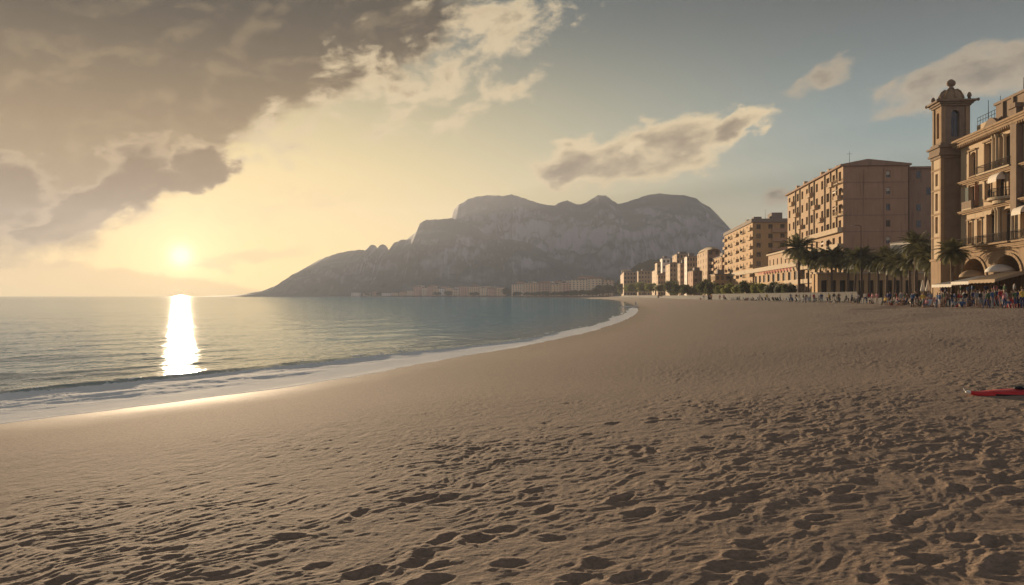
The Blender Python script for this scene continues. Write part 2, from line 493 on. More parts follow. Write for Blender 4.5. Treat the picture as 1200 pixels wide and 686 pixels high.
# the small breaker: a crest running along the shore, steep on the beach side
wob = 0.7 * fbm(Aw * 0.07, Aw * 0 + 3.3, 3, 121)
crest_s = -2.2 - 3.6 * sstep(52, 19, Yw) + wob
dcs = Sw - crest_s
amp = (0.085 * sstep(75, 30, Yw) + 0.03) * (0.90 + 0.35 * pn(Aw * 0.09, Aw * 0 + 9.1, 131))
prof = np.where(dcs < 0, np.exp(-(dcs / 1.5) ** 2), np.exp(-(dcs / 0.42) ** 2))
Zw = Zw + amp * prof
crest2 = crest_s - 6.5 - 1.0 * fbm(Aw * 0.05, Aw * 0 + 5.5, 2, 141)
Zw = Zw + 0.07 * sstep(0.0, 0.5, 0.3 + pn(Aw * 0.06, Aw * 0 + 2.2, 151)) * np.exp(-((Sw - crest2) / 1.0) ** 2) * sstep(90, 40, Yw)
# swash sheet that thins out over the wet sand
edge = 0.35 + (0.65 * fbm(Aw * 0.16, Aw * 0 + 7.7, 3, 161) + 0.22 * fbm(Aw * 0.8, Aw * 0 + 1.7, 3, 167)) * sstep(150, 40, Yw)
sheet = land_h(Sw) + 0.035 * sstep(0.0, 0.5, edge - Sw) - 0.02
Zw = np.where(Sw > -1.0, np.maximum(Zw * sstep(0.6, -1.0, Sw), sheet), Zw)
Zw = np.where(Sw > edge, land_h(Sw) - 0.02 - 0.25 * (Sw - edge), Zw)
# foam weight
fn = fbm(Aw * 0.8, Bw * 2.2, 4, 171); fl = ridged(Aw * 0.5, Bw * 1.3, 3, 177)
width = edge - crest_s
inside = sstep(0.15, 0.9, dcs) * sstep(-0.02, 0.03, edge - Sw)
fm = inside * sstep(-0.2, 0.6, 0.62 - 0.45 * np.abs((Sw - crest_s) / np.maximum(width, 0.5) - 0.55) + 0.55 * fn + 0.30 * sstep(20, 34, Yw) + 0.06 * fl)
fm = np.maximum(fm, sstep(0.28, 0.06, np.abs(edge - Sw - 0.1) ) * sstep(-0.5, 0.3, fn + 0.25) * (Sw < edge))
fm = np.maximum(fm, 0.55 * sstep(0.30, 0.05, np.abs(dcs - 0.05)) * sstep(0.05, 0.5, fn + 0.4 * pn(Aw * 0.12, Aw * 0 + 1.7, 181)))
fm = fm * sstep(210, 150, Yw)
fm = np.maximum(fm, 0.8 * sstep(70, 110, Yw) * sstep(190, 150, Yw) * sstep(-3.0, -0.8, Sw) * sstep(-0.35, 0.3, fn) * sstep(edge + 0.02, edge - 0.02, Sw))
keep = Sw < 6.0
m_sea, nt, b = new_mat('sea water')
geo = nt.nodes.new('ShaderNodeNewGeometry')
fa = nt.nodes.new('ShaderNodeAttribute'); fa.attribute_name = 'foam'
sh = nt.nodes.new('ShaderNodeAttribute'); sh.attribute_name = 'shore'
mp = nt.nodes.new('ShaderNodeMapping'); mp.vector_type = 'POINT'
mp.inputs['Rotation'].default_value = (0, 0, R(33)); mp.inputs['Scale'].default_value = (1.0, 0.45, 1.0)
nt.links.new(geo.outputs['Position'], mp.inputs['Vector'])
w1 = nnoise(nt, mp.outputs[0], 0.55, 5, 0.55, 0.6)
w2 = nnoise(nt, mp.outputs[0], 3.2, 4, 0.55, 0.4)
w3 = nnoise(nt, geo.outputs['Position'], 0.06, 3, 0.5)
fbz = NX(nt, nnoise(nt, geo.outputs['Position'], 13.0, 4, 0.6).outputs['Fac']) * NX(nt, fa.outputs['Fac'])
hh = fbz * 0.65 + NX(nt, w1.outputs['Fac']) * 0.45 + NX(nt, w2.outputs['Fac']) * 0.17 + NX(nt, w3.outputs['Fac']) * 0.6
bp = nt.nodes.new('ShaderNodeBump'); bp.inputs['Distance'].default_value = 1.0; bp.inputs['Strength'].default_value = 0.16
nt.links.new(hh.s, bp.inputs['Height'])
shal = NX(nt, sh.outputs['Fac']).smooth(-14.0, -0.5)
wc = mixcol(nt, shal, (0.020, 0.115, 0.140), (0.070, 0.115, 0.105))
fnz = NX(nt, nnoise(nt, mp.outputs[0], 7.0, 6, 0.7, 0.5).outputs['Fac'])
ff = (NX(nt, fa.outputs['Fac']) * 1.7 + (fnz - 0.5) * 1.5).smooth(0.30, 0.75)
nt.links.new(wc, b.inputs['Base Color'])
b.inputs['Roughness'].default_value = 0.06
b.inputs['IOR'].default_value = 1.33
nt.links.new(bp.outputs[0], b.inputs['Normal'])
body = nt.nodes.new('ShaderNodeBsdfDiffuse'); nt.links.new(mixcol(nt, shal, (0.20, 0.56, 0.66), (0.48, 0.54, 0.48)), body.inputs['Color']); nt.links.new(bp.outputs[0], body.inputs['Normal'])
foamb = nt.nodes.new('ShaderNodeBsdfPrincipled'); foamb.inputs['Base Color'].default_value = (0.88, 0.84, 0.76, 1); foamb.inputs['Roughness'].default_value = 0.95; foamb.inputs['Specular IOR Level'].default_value = 0.03; nt.links.new(bp.outputs[0], foamb.inputs['Normal'])
mx1 = nt.nodes.new('ShaderNodeMixShader'); mx1.inputs[0].default_value = 0.24
nt.links.new(b.outputs[0], mx1.inputs[1]); nt.links.new(body.outputs[0], mx1.inputs[2])
mx2 = nt.nodes.new('ShaderNodeMixShader'); nt.links.new(ff.s, mx2.inputs[0])
nt.links.new(mx1.outputs[0], mx2.inputs[1]); nt.links.new(foamb.outputs[0], mx2.inputs[2])
nt.links.new(mx2.outputs[0], nt.nodes['Material Output'].inputs['Surface'])
sea = link('sea', grid_mesh('sea', np.stack([Xw, Yw, Zw], -1), {'foam': fm, 'shore': Sw}), None, [m_sea])
tag(sea, kind='structure')

# ------------------------------------------------------------------ mountains
def ridge_line(pts, D):
    t = np.array([(p[0] - 600) / F for p in pts]); z = np.array([(HORIZON - p[1]) / F * D + CAM_Z for p in pts])
    return t, z
def massif(pts, D, foot, back, seed, nr, nc, cliff, rug):
    """a ridge at distance D whose crest follows the given profile; slopes run down to the foot line and the back"""
    t, z = ridge_line(pts, D)
    tg = np.linspace(t[0], t[-1], nc)
    zr = np.interp(tg, t, z)
    zr = zr + (4.0 * pn(tg * 160, tg * 0 + 1.5, seed) + 2.0 * pn(tg * 420, tg * 0 + 4.5, seed)) * sstep(10, 90, zr)
    q = np.concatenate([np.linspace(0, 1, nr), 1 + np.linspace(0, 1, nr // 4)[1:]])
    Q, TG = np.meshgrid(q, tg, indexing='ij'); ZR = np.broadcast_to(zr, Q.shape)
    Dd = np.where(Q <= 1, foot + (D - foot) * Q, D + (back - D) * (Q - 1))
    x = TG * D * (0.55 + 0.45 * np.clip(Dd / D, 0, 1.0)); y = Dd
    c0 = cliff + 0.10 * pn(TG * 9, Q * 0 + 0.7, seed + 3)
    lo = 0.52 * np.clip(Q / c0, 0, 1) ** 1.25
    hi = 0.48 * sstep(0, 1, np.clip((Q - c0) / (1 - c0), 0, 1)) ** 0.9
    prof = np.where(Q <= 1, lo + hi, 1 - 0.8 * (Q - 1) ** 1.3)
    g = ridged(x * 0.0042, y * 0.0022, 5, seed + 7, 0.55) - 0.7
    g2 = ridged(x * 0.016, y * 0.006, 3, seed + 11, 0.5) - 0.6
    env = np.sin(np.pi * np.clip(Q, 0, 1)) ** 0.8
    zz = ZR * prof + env * (ZR * 0.16 * g * rug + 14 * g2 * rug * sstep(20, 150, ZR))
    zz = np.minimum(zz, ZR * (0.30 + 0.70 * np.clip(Q, 0, 1)) + 1) * np.where(Q <= 0.001, 0, 1) + 0.5
    return np.stack([x, y, zz], -1)

m_rock, nt, b = new_mat('hazy limestone mountain')
geo = nt.nodes.new('ShaderNodeNewGeometry'); sp = nt.nodes.new('ShaderNodeSeparateXYZ'); nt.links.new(geo.outputs['Normal'], sp.inputs[0])
n1 = nnoise(nt, geo.outputs['Position'], 0.006, 7, 0.62)
mpr = nt.nodes.new('ShaderNodeMapping'); mpr.inputs['Scale'].default_value = (1, 1, 3.5); nt.links.new(geo.outputs['Position'], mpr.inputs['Vector'])
n2 = nnoise(nt, mpr.outputs[0], 0.02, 6, 0.65)
veg = (NX(nt, sp.outputs[2]) + (NX(nt, n1.outputs['Fac']) - 0.5) * 1.2).smooth(0.45, 0.95)
rock = mixcol(nt, n2.outputs['Fac'], (0.235, 0.21, 0.222), (0.35, 0.318, 0.326))
c = mixcol(nt, veg, rock, mixcol(nt, n2.outputs['Fac'], (0.035, 0.042, 0.025), (0.10, 0.10, 0.06)))
nt.links.new(c, b.inputs['Base Color']); b.inputs['Roughness'].default_value = 0.95; b.inputs['Specular IOR Level'].default_value = 0.1

P_back = [(470, 322), (500, 285), (529, 258), (531, 247), (538, 240), (546, 235), (558, 231), (575, 229), (590, 230), (600, 228), (612, 232), (625, 236), (638, 240), (650, 241), (657, 237), (665, 235), (675, 240), (684, 239), (692, 234), (700, 229), (709, 229), (716, 234), (724, 239), (735, 237), (746, 233), (758, 229), (770, 227), (784, 228), (800, 229), (816, 233), (823, 238), (832, 243), (838, 249), (846, 259), (849, 266), (870, 280), (900, 300), (960, 325), (1050, 340)]
P_front = [(285, 346.6), (312, 345), (335, 338), (349, 330), (358, 319), (368, 309), (380, 302), (395, 297), (415, 294), (429, 293), (431, 290), (435, 287), (440, 288), (442, 293), (443, 293), (445, 288), (449, 287), (453, 289), (455, 294), (458, 291), (462, 285), (470, 282), (477, 281), (484, 275), (490, 271), (492, 262), (500, 258), (515, 257), (530, 256), (545, 259), (556, 263), (570, 270), (585, 273), (600, 276), (620, 284), (650, 297), (700, 315), (760, 330), (830, 341)]
for nm, args in (('mountain', (P_back, 4300, 3100, 4900, 200, 110, 520, 0.50, 1.0)),
                 ('mountain', (P_front, 3700, 2750, 4150, 230, 100, 620, 0.42, 0.8))):
    o = link(nm, grid_mesh(nm, massif(*args)), None, [m_rock]); tag(o, kind='structure')
P_hill = [(722, 346), (732, 336), (738, 322), (742, 315), (748, 310), (760, 306), (775, 304), (800, 306), (850, 312), (920, 318), (1000, 325), (1100, 335)]
m_wood = plain('wooded hillside', (0.045, 0.05, 0.03), 0.95, 0.5, 0.03)
o = link('hill', grid_mesh('hill', massif(P_hill, 1250, 800, 1600, 260, 50, 260, 0.5, 0.35)), None, [m_wood]); tag(o, kind='structure')
# ------------------------------------------------------------------ the air between
hx = bpy.data.meshes.new('haze')
bmh = bmesh.new()
x0, x1, y0, y1, z0, z1 = -5200, 4600, -300, 5250, -4.0, 532
vs = [bmh.verts.new((x, y, z)) for z in (z0, z1) for x, y in ((x0, y0), (x1, y0), (x1, y1), (x0, y1))]
for f in ((3, 2, 1, 0), (4, 5, 6, 7), (0, 1, 5, 4), (1, 2, 6, 5), (2, 3, 7, 6), (3, 0, 4, 7)):
    bmh.faces.new([vs[i] for i in f])
bmh.to_mesh(hx); bmh.free()
m_haze = bpy.data.materials.new('haze'); m_haze.use_nodes = True
nt = m_haze.node_tree; nt.nodes.clear()
mo = nt.nodes.new('ShaderNodeOutputMaterial'); pv = nt.nodes.new('ShaderNodeVolumePrincipled')
pv.inputs['Color'].default_value = (0.735, 0.775, 0.88, 1); pv.inputs['Density'].default_value = HAZE_D
pv.inputs['Anisotropy'].default_value = HAZE_G
nt.links.new(pv.outputs[0], mo.inputs['Volume'])
hz = link('haze', hx, None, [m_haze]); tag(hz, kind='stuff')
# ------------------------------------------------------------------ mesh builder
class MB:
    def __init__(s): s.v = []; s.f = []; s.m = []; s.sm = []
    def vert(s, p): s.v.append(tuple(p)); return len(s.v) - 1
    def face(s, pts, m=0, smooth=False):
        i = [s.vert(p) for p in pts]; s.f.append(i); s.m.append(m); s.sm.append(smooth)
    def box(s, x0, x1, y0, y1, z0, z1, m=0):
        b = len(s.v)
        for z in (z0, z1):
            for x, y in ((x0, y0), (x1, y0), (x1, y1), (x0, y1)): s.v.append((x, y, z))
        for f in ((3, 2, 1, 0), (4, 5, 6, 7), (0, 1, 5, 4), (1, 2, 6, 5), (2, 3, 7, 6), (3, 0, 4, 7)):
            s.f.append([b + i for i in f]); s.m.append(m); s.sm.append(False)
    def prism(s, poly, z0, z1, m=0, cap=True):
        n = len(poly); b = len(s.v)
        for z in (z0, z1):
            for x, y in poly: s.v.append((x, y, z))
        for i in range(n):
            j = (i + 1) % n
            s.f.append([b + i, b + j, b + n + j, b + n + i]); s.m.append(m); s.sm.append(False)
        if cap:
            s.f.append([b + n + i for i in range(n)]); s.m.append(m); s.sm.append(False)
            s.f.append([b + i for i in range(n)][::-1]); s.m.append(m); s.sm.append(False)
    def ring(s, pts, radii, n=8, m=0, smooth=True, cap=True):
        """tube through points"""
        b = len(s.v); k = len(pts)
        for i in range(k):
            p = Vector(pts[i])
            d = (Vector(pts[min(i + 1, k - 1)]) - Vector(pts[max(i - 1, 0)])).normalized()
            a = d.orthogonal().normalized() if abs(d.z) < 0.98 else Vector((1, 0, 0))
            if abs(d.z) >= 0.98: a = (a - d * a.dot(d)).normalized()
            c = d.cross(a)
            for j in range(n):
                th = 2 * math.pi * j / n
                s.v.append(tuple(p + (a * math.cos(th) + c * math.sin(th)) * radii[i]))
        for i in range(k - 1):
            for j in range(n):
                q = (j + 1) % n
                s.f.append([b + i * n + j, b + i * n + q, b + (i + 1) * n + q, b + (i + 1) * n + j]); s.m.append(m); s.sm.append(smooth)
        if cap:
            s.f.append([b + j for j in range(n)][::-1]); s.m.append(m); s.sm.append(False)
            s.f.append([b + (k - 1) * n + j for j in range(n)]); s.m.append(m); s.sm.append(False)
    def lathe(s, prof, n=16, m=0, cx=0, cy=0, sq=False):
        """(radius, z) profile turned about a vertical axis; sq: four-sided"""
        n = 4 if sq else n; b = len(s.v)
        for r, z in prof:
            for j in range(n):
                th = 2 * math.pi * j / n + (math.pi / 4 if sq else 0)
                k = r * (math.sqrt(2) if sq else 1)
                s.v.append((cx + k * math.cos(th), cy + k * math.sin(th), z))
        for i in range(len(prof) - 1):
            for j in range(n):
                q = (j + 1) % n
                s.f.append([b + i * n + j, b + i * n + q, b + (i + 1) * n + q, b + (i + 1) * n + j]); s.m.append(m); s.sm.append(not sq)
        s.f.append([b + (len(prof) - 1) * n + j for j in range(n)]); s.m.append(m); s.sm.append(False)
        s.f.append([b + j for j in range(n)][::-1]); s.m.append(m); s.sm.append(False)
    def mesh(s, name, mats):
        me = bpy.data.meshes.new(name); me.from_pydata(s.v, [], s.f)
        for m in mats: me.materials.append(m)
        me.polygons.foreach_set('material_index', s.m); me.polygons.foreach_set('use_smooth', s.sm)
        me.update(); return me
    def build(s, name, mats, parent=None):
        if not isinstance(mats, (list, tuple)): mats = [mats]
        return link(name, s.mesh(name, mats), parent)

ZUP = Vector((0, 0, 1))
def facade(mb, O, U, width, z0, z1, ops, depth=0.25, m=0, mr=None):
    """a wall standing on O and running along U (outside seen with U to the right), with real recessed openings
    ops: (u0, u1, v0, v1, arched)"""
    O = Vector(O); U = Vector(U).normalized(); N = Vector((U.y, -U.x, 0)); mr = m if mr is None else mr
    us = sorted({0.0, width} | {round(o[0], 4) for o in ops} | {round(o[1], 4) for o in ops})
    zs = sorted({z0, z1} | {round(o[2], 4) for o in ops} | {round(o[3], 4) for o in ops})
    P = lambda u, z, d=0: O + U * u + ZUP * z - N * d
    for a, b in zip(us[:-1], us[1:]):
        for c, d in zip(zs[:-1], zs[1:]):
            mu, mz = (a + b) / 2, (c + d) / 2
            if any(o[0] < mu < o[1] and o[2] < mz < o[3] for o in ops): continue
            mb.face([P(a, c), P(b, c), P(b, d), P(a, d)], m)
    for o in ops:
        u0, u1, v0, v1 = o[:4]; dp = o[5] if len(o) > 5 else depth
        if len(o) > 4 and o[4]:
            r = (u1 - u0) / 2; n = 10; sp = v1 - r * o[4]
            arc = [(u0 + r - r * math.cos(math.pi * i / n), sp + r * o[4] * math.sin(math.pi * i / n)) for i in range(n + 1)]
            for (ua, va), (ub, vb) in zip(arc[:-1], arc[1:]):
                mb.face([P(ua, va), P(ub, vb), P(ub, v1), P(ua, v1)], m)
                mb.face([P(ua, va), P(ua, va, dp), P(ub, vb, dp), P(ub, vb)], mr)
            mb.face([P(u0, v0), P(u0, v0, dp), P(u0, sp, dp), P(u0, sp)], mr)
            mb.face([P(u1, v0), P(u1, sp), P(u1, sp, dp), P(u1, v0, dp)], mr)
        else:
            mb.face([P(u0, v0), P(u0, v0, dp), P(u0, v1, dp), P(u0, v1)], mr)
            mb.face([P(u1, v0), P(u1, v1), P(u1, v1, dp), P(u1, v0, dp)], mr)
            mb.face([P(u0, v1), P(u0, v1, dp), P(u1, v1, dp), P(u1, v1)], mr)
        mb.face([P(u0, v0), P(u1, v0), P(u1, v0, dp), P(u0, v0, dp)], mr)

M = {}
M['glass'] = plain('dark window glass', (0.028, 0.028, 0.030), 0.12, 0.3, 0.6, spec=0.6)
M['frame'] = plain('old window frame', (0.20, 0.17, 0.13), 0.7, 0.2)
M['shutter'] = plain('brown slatted shutter', (0.085, 0.065, 0.045), 0.75, 0.25, 2.0)
M['shutter_green'] = plain('green slatted shutter', (0.045, 0.055, 0.042), 0.75, 0.25, 2.0)
M['blind'] = plain('pale roller blind', (0.42, 0.36, 0.27), 0.8, 0.15)
M['curtain'] = plain('curtain cloth', (0.30, 0.26, 0.20), 0.9, 0.2)
M['tan'] = plain('tan plaster', (0.37, 0.25, 0.145), 0.85, 0.14, 0.5, stain=0.6)
M['ochre'] = plain('ochre plaster', (0.385, 0.245, 0.12), 0.85, 0.14, 0.5, stain=0.6)
M['cream'] = plain('cream plaster', (0.425, 0.315, 0.20), 0.85, 0.16, 0.6, stain=0.65)
M['pinkish'] = plain('pink plaster', (0.46, 0.30, 0.22), 0.85, 0.14, 0.5, stain=0.3)
M['white'] = plain('white plaster', (0.60, 0.53, 0.43), 0.8, 0.08, 0.5, stain=0.2)
M['brick'] = plain('brown brick', (0.33, 0.20, 0.128), 0.9, 0.26, 0.35, stain=0.55)
M['brick_dark'] = plain('dark brown brick', (0.255, 0.165, 0.112), 0.9, 0.26, 0.35, stain=0.55)
M['stone'] = plain('weathered stone', (0.275, 0.188, 0.112), 0.9, 0.25, 1.2, bump=0.5, stain=0.6)
M['stone_dark'] = plain('dark weathered stone', (0.20, 0.145, 0.10), 0.9, 0.3, 1.0, bump=0.4, stain=0.4)
M['pale_stone'] = plain('pale stone trim', (0.40, 0.315, 0.21), 0.85, 0.15, 1.0, stain=0.3)
M['roof'] = plain('grey roof', (0.20, 0.165, 0.135), 0.9, 0.2, 0.5)
M['tile'] = plain('clay roof tile', (0.30, 0.165, 0.10), 0.9, 0.25, 0.8)
M['iron'] = plain('dark iron', (0.035, 0.028, 0.023), 0.95, 0.3, spec=0.05)
M['concrete'] = plain('pale concrete', (0.21, 0.19, 0.165), 0.9, 0.18, 0.8, stain=0.35)
M['canvas'] = plain('off white canvas', (0.55, 0.50, 0.42), 0.85, 0.12, 0.6)
M['canvas_brown'] = plain('tan canvas', (0.32, 0.235, 0.15), 0.85, 0.15, 0.6)
M['red_canvas'] = plain('red canvas', (0.34, 0.040, 0.035), 0.8, 0.15, 0.6)
M['dark'] = plain('dark interior', (0.05, 0.038, 0.030), 0.95, 0.3, 0.5)  # shade inside the arches, put into the colour of the backing sheets
M['wood'] = plain('weathered wood', (0.20, 0.145, 0.10), 0.85, 0.3, 2.0)

_wm = {}
def window_mesh(w, h, arch, var, tone='shutter'):
    k = (round(w, 2), round(h, 2), arch, var, tone)
    if k in _wm: return _wm[k]
    mb = MB(); y = 0.0
    sp = h - arch * w / 2 if arch else h
    def outline(y):
        if not arch: return [(0, y, 0), (w, y, 0), (w, y, h), (0, y, h)]
        r = w / 2; n = 10
        return [(0, y, 0), (w, y, 0)] + [(r + r * math.cos(math.pi * i / n), y, sp + r * arch * math.sin(math.pi * i / n)) for i in range(n + 1)]
    if var == 3:
        mb.face(outline(0), 3)
    else:
        mb.face(outline(0), 0)
    t = min(0.09, w * 0.08)
    mb.box(0, t, -0.05, -0.003, 0, sp, 1); mb.box(w - t, w, -0.05, -0.003, 0, sp, 1)
    mb.box(t, w - t, -0.05, -0.003, 0, t, 1); mb.box(t, w - t, -0.05, -0.003, sp - t, sp, 1)
    mb.box(w / 2 - t * 0.4, w / 2 + t * 0.4, -0.045, -0.003, t, sp - t, 1)
    if var == 1:
        mb.box(t, w - t, -0.075, -0.052, sp * 0.45, sp - t, 2)
    if var == 2:
        n = max(6, int(sp / 0.14))
        for i in range(n):
            z = t + (sp - 2 * t) * i / n
            mb.box(t, w / 2 - t * 0.45, -0.085, -0.052, z, z + (sp - 2 * t) / n * 0.72, 2)
            mb.box(w / 2 + t * 0.45, w - t, -0.085, -0.052, z, z + (sp - 2 * t) / n * 0.72, 2)
    me = mb.mesh('window', [M['glass'], M['frame'], M['blind'] if var == 1 and tone == 'blind' else M[tone if tone != 'blind' else 'shutter'], M['curtain']])
    _wm[k] = me
    return me

def put_window(parent, O, U, op, depth, var, tone='shutter', name='window'):
    O = Vector(O); U = Vector(U).normalized(); N = Vector((U.y, -U.x, 0))
    u0, u1, v0, v1 = op[:4]; arch = op[4] if len(op) > 4 else 0
    o = link(name, window_mesh(u1 - u0 - 0.01, v1 - v0 - 0.01, arch, var, tone), parent)
    o.location = O + U * (u0 + 0.005) + ZUP * (v0 + 0.005) - N * (depth - 0.01)
    o.rotation_euler = (0, 0, math.atan2(U.y, U.x))
    return o

RB = -math.atan2(0.1054, 1.0)          # the sea front runs a little to the right of straight ahead
def pxX(px, Y): return (px - 600) / F * Y
def along(px, X, Y, a=-RB):
    t = (px - 600) / F
    return (X - t * Y) / (t * math.cos(a) - math.sin(a))
def across(px, X, Y, a=-RB):
    t = (px - 600) / F
    return (t * Y - X) / (math.cos(a) + t * math.sin(a))
def pxZ(py, Y): return CAM_Z + (HORIZON - py) / F * Y

GZ = 2.35           # promenade level

def bays(width, n, win, z_list, h, margin=None):
    """regular openings"""
    out = []
    step = width / n
    for z in z_list:
        for i in range(n):
            c = step * (i + 0.5)
            out.append((round(c - win / 2, 3), round(c + win / 2, 3), round(z, 3), round(z + h, 3)))
    return out

def balcony_mesh(L, dep, hh, solid, mats):
    """slab along +x (outside is -y), with a railing as its own mesh"""
    a = MB(); a.box(0, L, -dep, 0, -0.18, 0)
    b = MB()
    if solid:
        b.box(0, L, -dep, -dep + 0.12, 0.003, hh); b.box(0, 0.12, -dep + 0.123, -0.003, 0.003, hh); b.box(L - 0.12, L, -dep + 0.123, -0.003, 0.003, hh)
    else:
        b.box(0, L, -dep, -dep + 0.06, hh - 0.06, hh); b.box(0, L, -dep, -dep + 0.05, 0.06, 0.10)
        n = max(3, int(L / 0.22))
        for i in range(n + 1):
            x = (L - 0.03) * i / n; b.box(x, x + 0.03, -dep + 0.01, -dep + 0.04, 0.10, hh - 0.06)
        for x in (0, L - 0.04):
            b.box(x, x + 0.04, -dep + 0.06, -0.01, hh - 0.06, hh)
    return a.mesh('balcony', [mats[0]]), b.mesh('railing', [mats[1]])
_bm = {}
def put_balcony(parent, O, U, u0, u1, z, dep, hh, solid, mats):
    k = (round(u1 - u0, 2), dep, hh, solid, mats[0].name, mats[1].name)
    if k not in _bm: _bm[k] = balcony_mesh(u1 - u0, dep, hh, solid, mats)
    O = Vector(O); U = Vector(U).normalized()
    o = link('balcony', _bm[k][0], parent); o.location = O + U * u0 + ZUP * z
    o.rotation_euler = (0, 0, math.atan2(U.y, U.x))
    link('railing', _bm[k][1], o)
    return o

def block(name, label, px_c, Y, px_l, px_r, py_top, storeys, nb_sea, nb_cam, wall, cam_wall=None, roof='flat', group=None,
          win=(1.1, 1.6), a=-RB, balc=0, tone='shutter', z0=GZ, roofm='roof', varset=(0, 0, 1, 2, 2), cat='building', sea_len=None, minw=6.0):
    X = pxX(px_c, Y)
    d = sea_len or max(abs(along(px_l, X, Y, a)), 5.0); w = max(across(px_r, X, Y, a), minw)
    H = pxZ(py_top, Y) - z0
    root = empty(name, (X, Y, z0), -a); tag(root, label, cat, group)
    st = H / storeys
    zl = [st * i + st * 0.28 for i in range(storeys)]
    ops_s = bays(d, nb_sea, min(win[0], d / nb_sea * 0.55), zl, min(win[1], st * 0.55)) if nb_sea else []
    ops_c = bays(w, nb_cam, min(win[0], w / nb_cam * 0.55), zl, min(win[1], st * 0.55)) if nb_cam else []
    mb = MB()
    Os, Us = (0, d, 0), (0, -1, 0); Oc, Uc = (0, 0, 0), (1, 0, 0)
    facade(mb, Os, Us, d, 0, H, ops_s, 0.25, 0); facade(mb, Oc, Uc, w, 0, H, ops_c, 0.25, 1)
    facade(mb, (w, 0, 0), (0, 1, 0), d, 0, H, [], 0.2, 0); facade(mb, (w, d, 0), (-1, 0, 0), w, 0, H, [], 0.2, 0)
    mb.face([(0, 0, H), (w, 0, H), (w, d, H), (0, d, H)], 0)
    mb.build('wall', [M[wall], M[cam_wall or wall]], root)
    for ops, O, U in ((ops_s, Os, Us), (ops_c, Oc, Uc)):
        for op in ops:
            put_window(root, O, U, op, 0.25, random.choice(varset), tone)
    r = MB()
    if roof == 'flat':
        r.box(-0.35, w + 0.35, -0.35, d + 0.35, H + 0.003, H + 0.35)
        r.box(w * 0.25, w * 0.7, d * 0.3, d * 0.6, H + 0.353, H + 0.353 + 1.8)
    elif roof == 'hip':
        o = 0.5; k = min(w, d) * 0.45; hh = k * 0.42
        b = [(-o, -o, H + 0.01), (w + o, -o, H + 0.01), (w + o, d + o, H + 0.01), (-o, d + o, H + 0.01)]
        if d >= w: t0, t1 = (w / 2, k, H + hh), (w / 2, d - k, H + hh); fs = [[b[0], b[1], t0], [b[1], b[2], t1, t0], [b[2], b[3], t1], [b[3], b[0], t0, t1]]
        else: t0, t1 = (k, d / 2, H + hh), (w - k, d / 2, H + hh); fs = [[b[0], b[1], t1, t0], [b[1], b[2], t1], [b[2], b[3], t0, t1], [b[3], b[0], t0]]
        for f in fs: r.face(f, 0)
        r.face(b[::-1], 0)
    elif roof == 'round':
        n = 14; prof = [(max(w, d) * 0.62, H + 0.003), (max(w, d) * 0.62, H + 0.5), (max(w, d) * 0.5, H + 1.3), (max(w, d) * 0.28, H + 2.0), (0.3, H + 2.3)]
        r.lathe(prof, 24, 0, w / 2, d / 2)
        for i in range(len(r.v)):
            x, y, z = r.v[i]; r.v[i] = (w / 2 + (x - w / 2) * w / max(w, d) , d / 2 + (y - d / 2) * d / max(w, d), z)
    elif roof == 'terrace':
        r.box(-0.5, w + 0.5, -0.5, d + 0.5, H + 0.003, H + 0.5)
        r.box(-0.45, -0.2, -0.45, d + 0.45, H + 0.503, H + 1.3); r.box(-0.197, w + 0.45, -0.45, -0.2, H + 0.503, H + 1.3)
        for i in range(7):
            x = w * (0.1 + 0.8 * random.random()); y = d * (0.05 + 0.85 * random.random()); q = 0.8 + 2.0 * random.random()
            r.box(x, x + 1.0 + q, y, y + 1.4 + q, H + 0.503 + i * 0.002, H + 1.1 + q)
    r.build('roof', M[roofm], root)
    if balc:
        for i in range(1, storeys):
            if balc == 1:
                put_balcony(root, Os, Us, 0.3, d - 0.3, st * i + 0.05, 1.0, 0.9, True, (M['pale_stone'], M[wall]))
            elif balc == 2:
                for j in range(0, nb_sea, 2):
                    stp = d / nb_sea
                    put_balcony(root, Os, Us, stp * (j + 0.12), stp * (j + 0.88), st * i + st * 0.22, 0.9, 0.9, j % 4 == 0, (M['pale_stone'], M['iron'] if j % 4 else M[wall]))
    return root, w, d, H

# ------------------------------------------------------------------ the long brick block
Yb = 190.0; Xb = pxX(988, Yb)
brick_block = empty('apartment_block', (Xb, Yb, GZ), RB)
tag(brick_block, 'large brown brick apartment block with a blank side wall, rising behind the palms', 'building')
d = along(923, Xb, Yb); w = 26.0; H = pxZ(195, Yb) - GZ; ns = 8; st = H / ns; nbay = 11
Os, Us = (0, d, 0), (0, -1, 0); Oc, Uc = (0, 0, 0), (1, 0, 0)
ops_s = []
for i in range(ns):
    for j in range(nbay):
        c = d / nbay * (j + 0.5)
        wd_ = 2.6 if j in (2, 5, 8) else 2.0
        ops_s.append((c - wd_ / 2, c + wd_ / 2, st * i + 0.35 if i < 4 else st * i + 0.7, st * i + 2.75))
ops_c = [(9.2, 10.1, st * i + 1.0, st * i + 2.5) for i in range(ns)] 
mb = MB()
facade(mb, Os, Us, d, 0, H, ops_s, 0.55, 0); facade(mb, Oc, Uc, 14.2, 0, H, ops_c, 0.3, 1)
facade(mb, (14.2, 0, 0), (0, 1, 0), 1.6, 0, H, [], 0.2, 1)
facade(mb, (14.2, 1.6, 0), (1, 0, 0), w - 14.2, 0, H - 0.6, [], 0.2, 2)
facade(mb, (w, 1.6, 0), (0, 1, 0), d - 1.6, 0, H - 0.6, [], 0.2, 1); facade(mb, (w, d, 0), (-1, 0, 0), w, 0, H, [], 0.2, 0)
mb.face([(0, 0, H), (14.2, 0, H), (14.2, d, H), (0, d, H)], 1); mb.face([(14.2, 1.6, H - 0.6), (w, 1.6, H - 0.6), (w, d, H - 0.6), (14.2, d, H - 0.6)], 1)
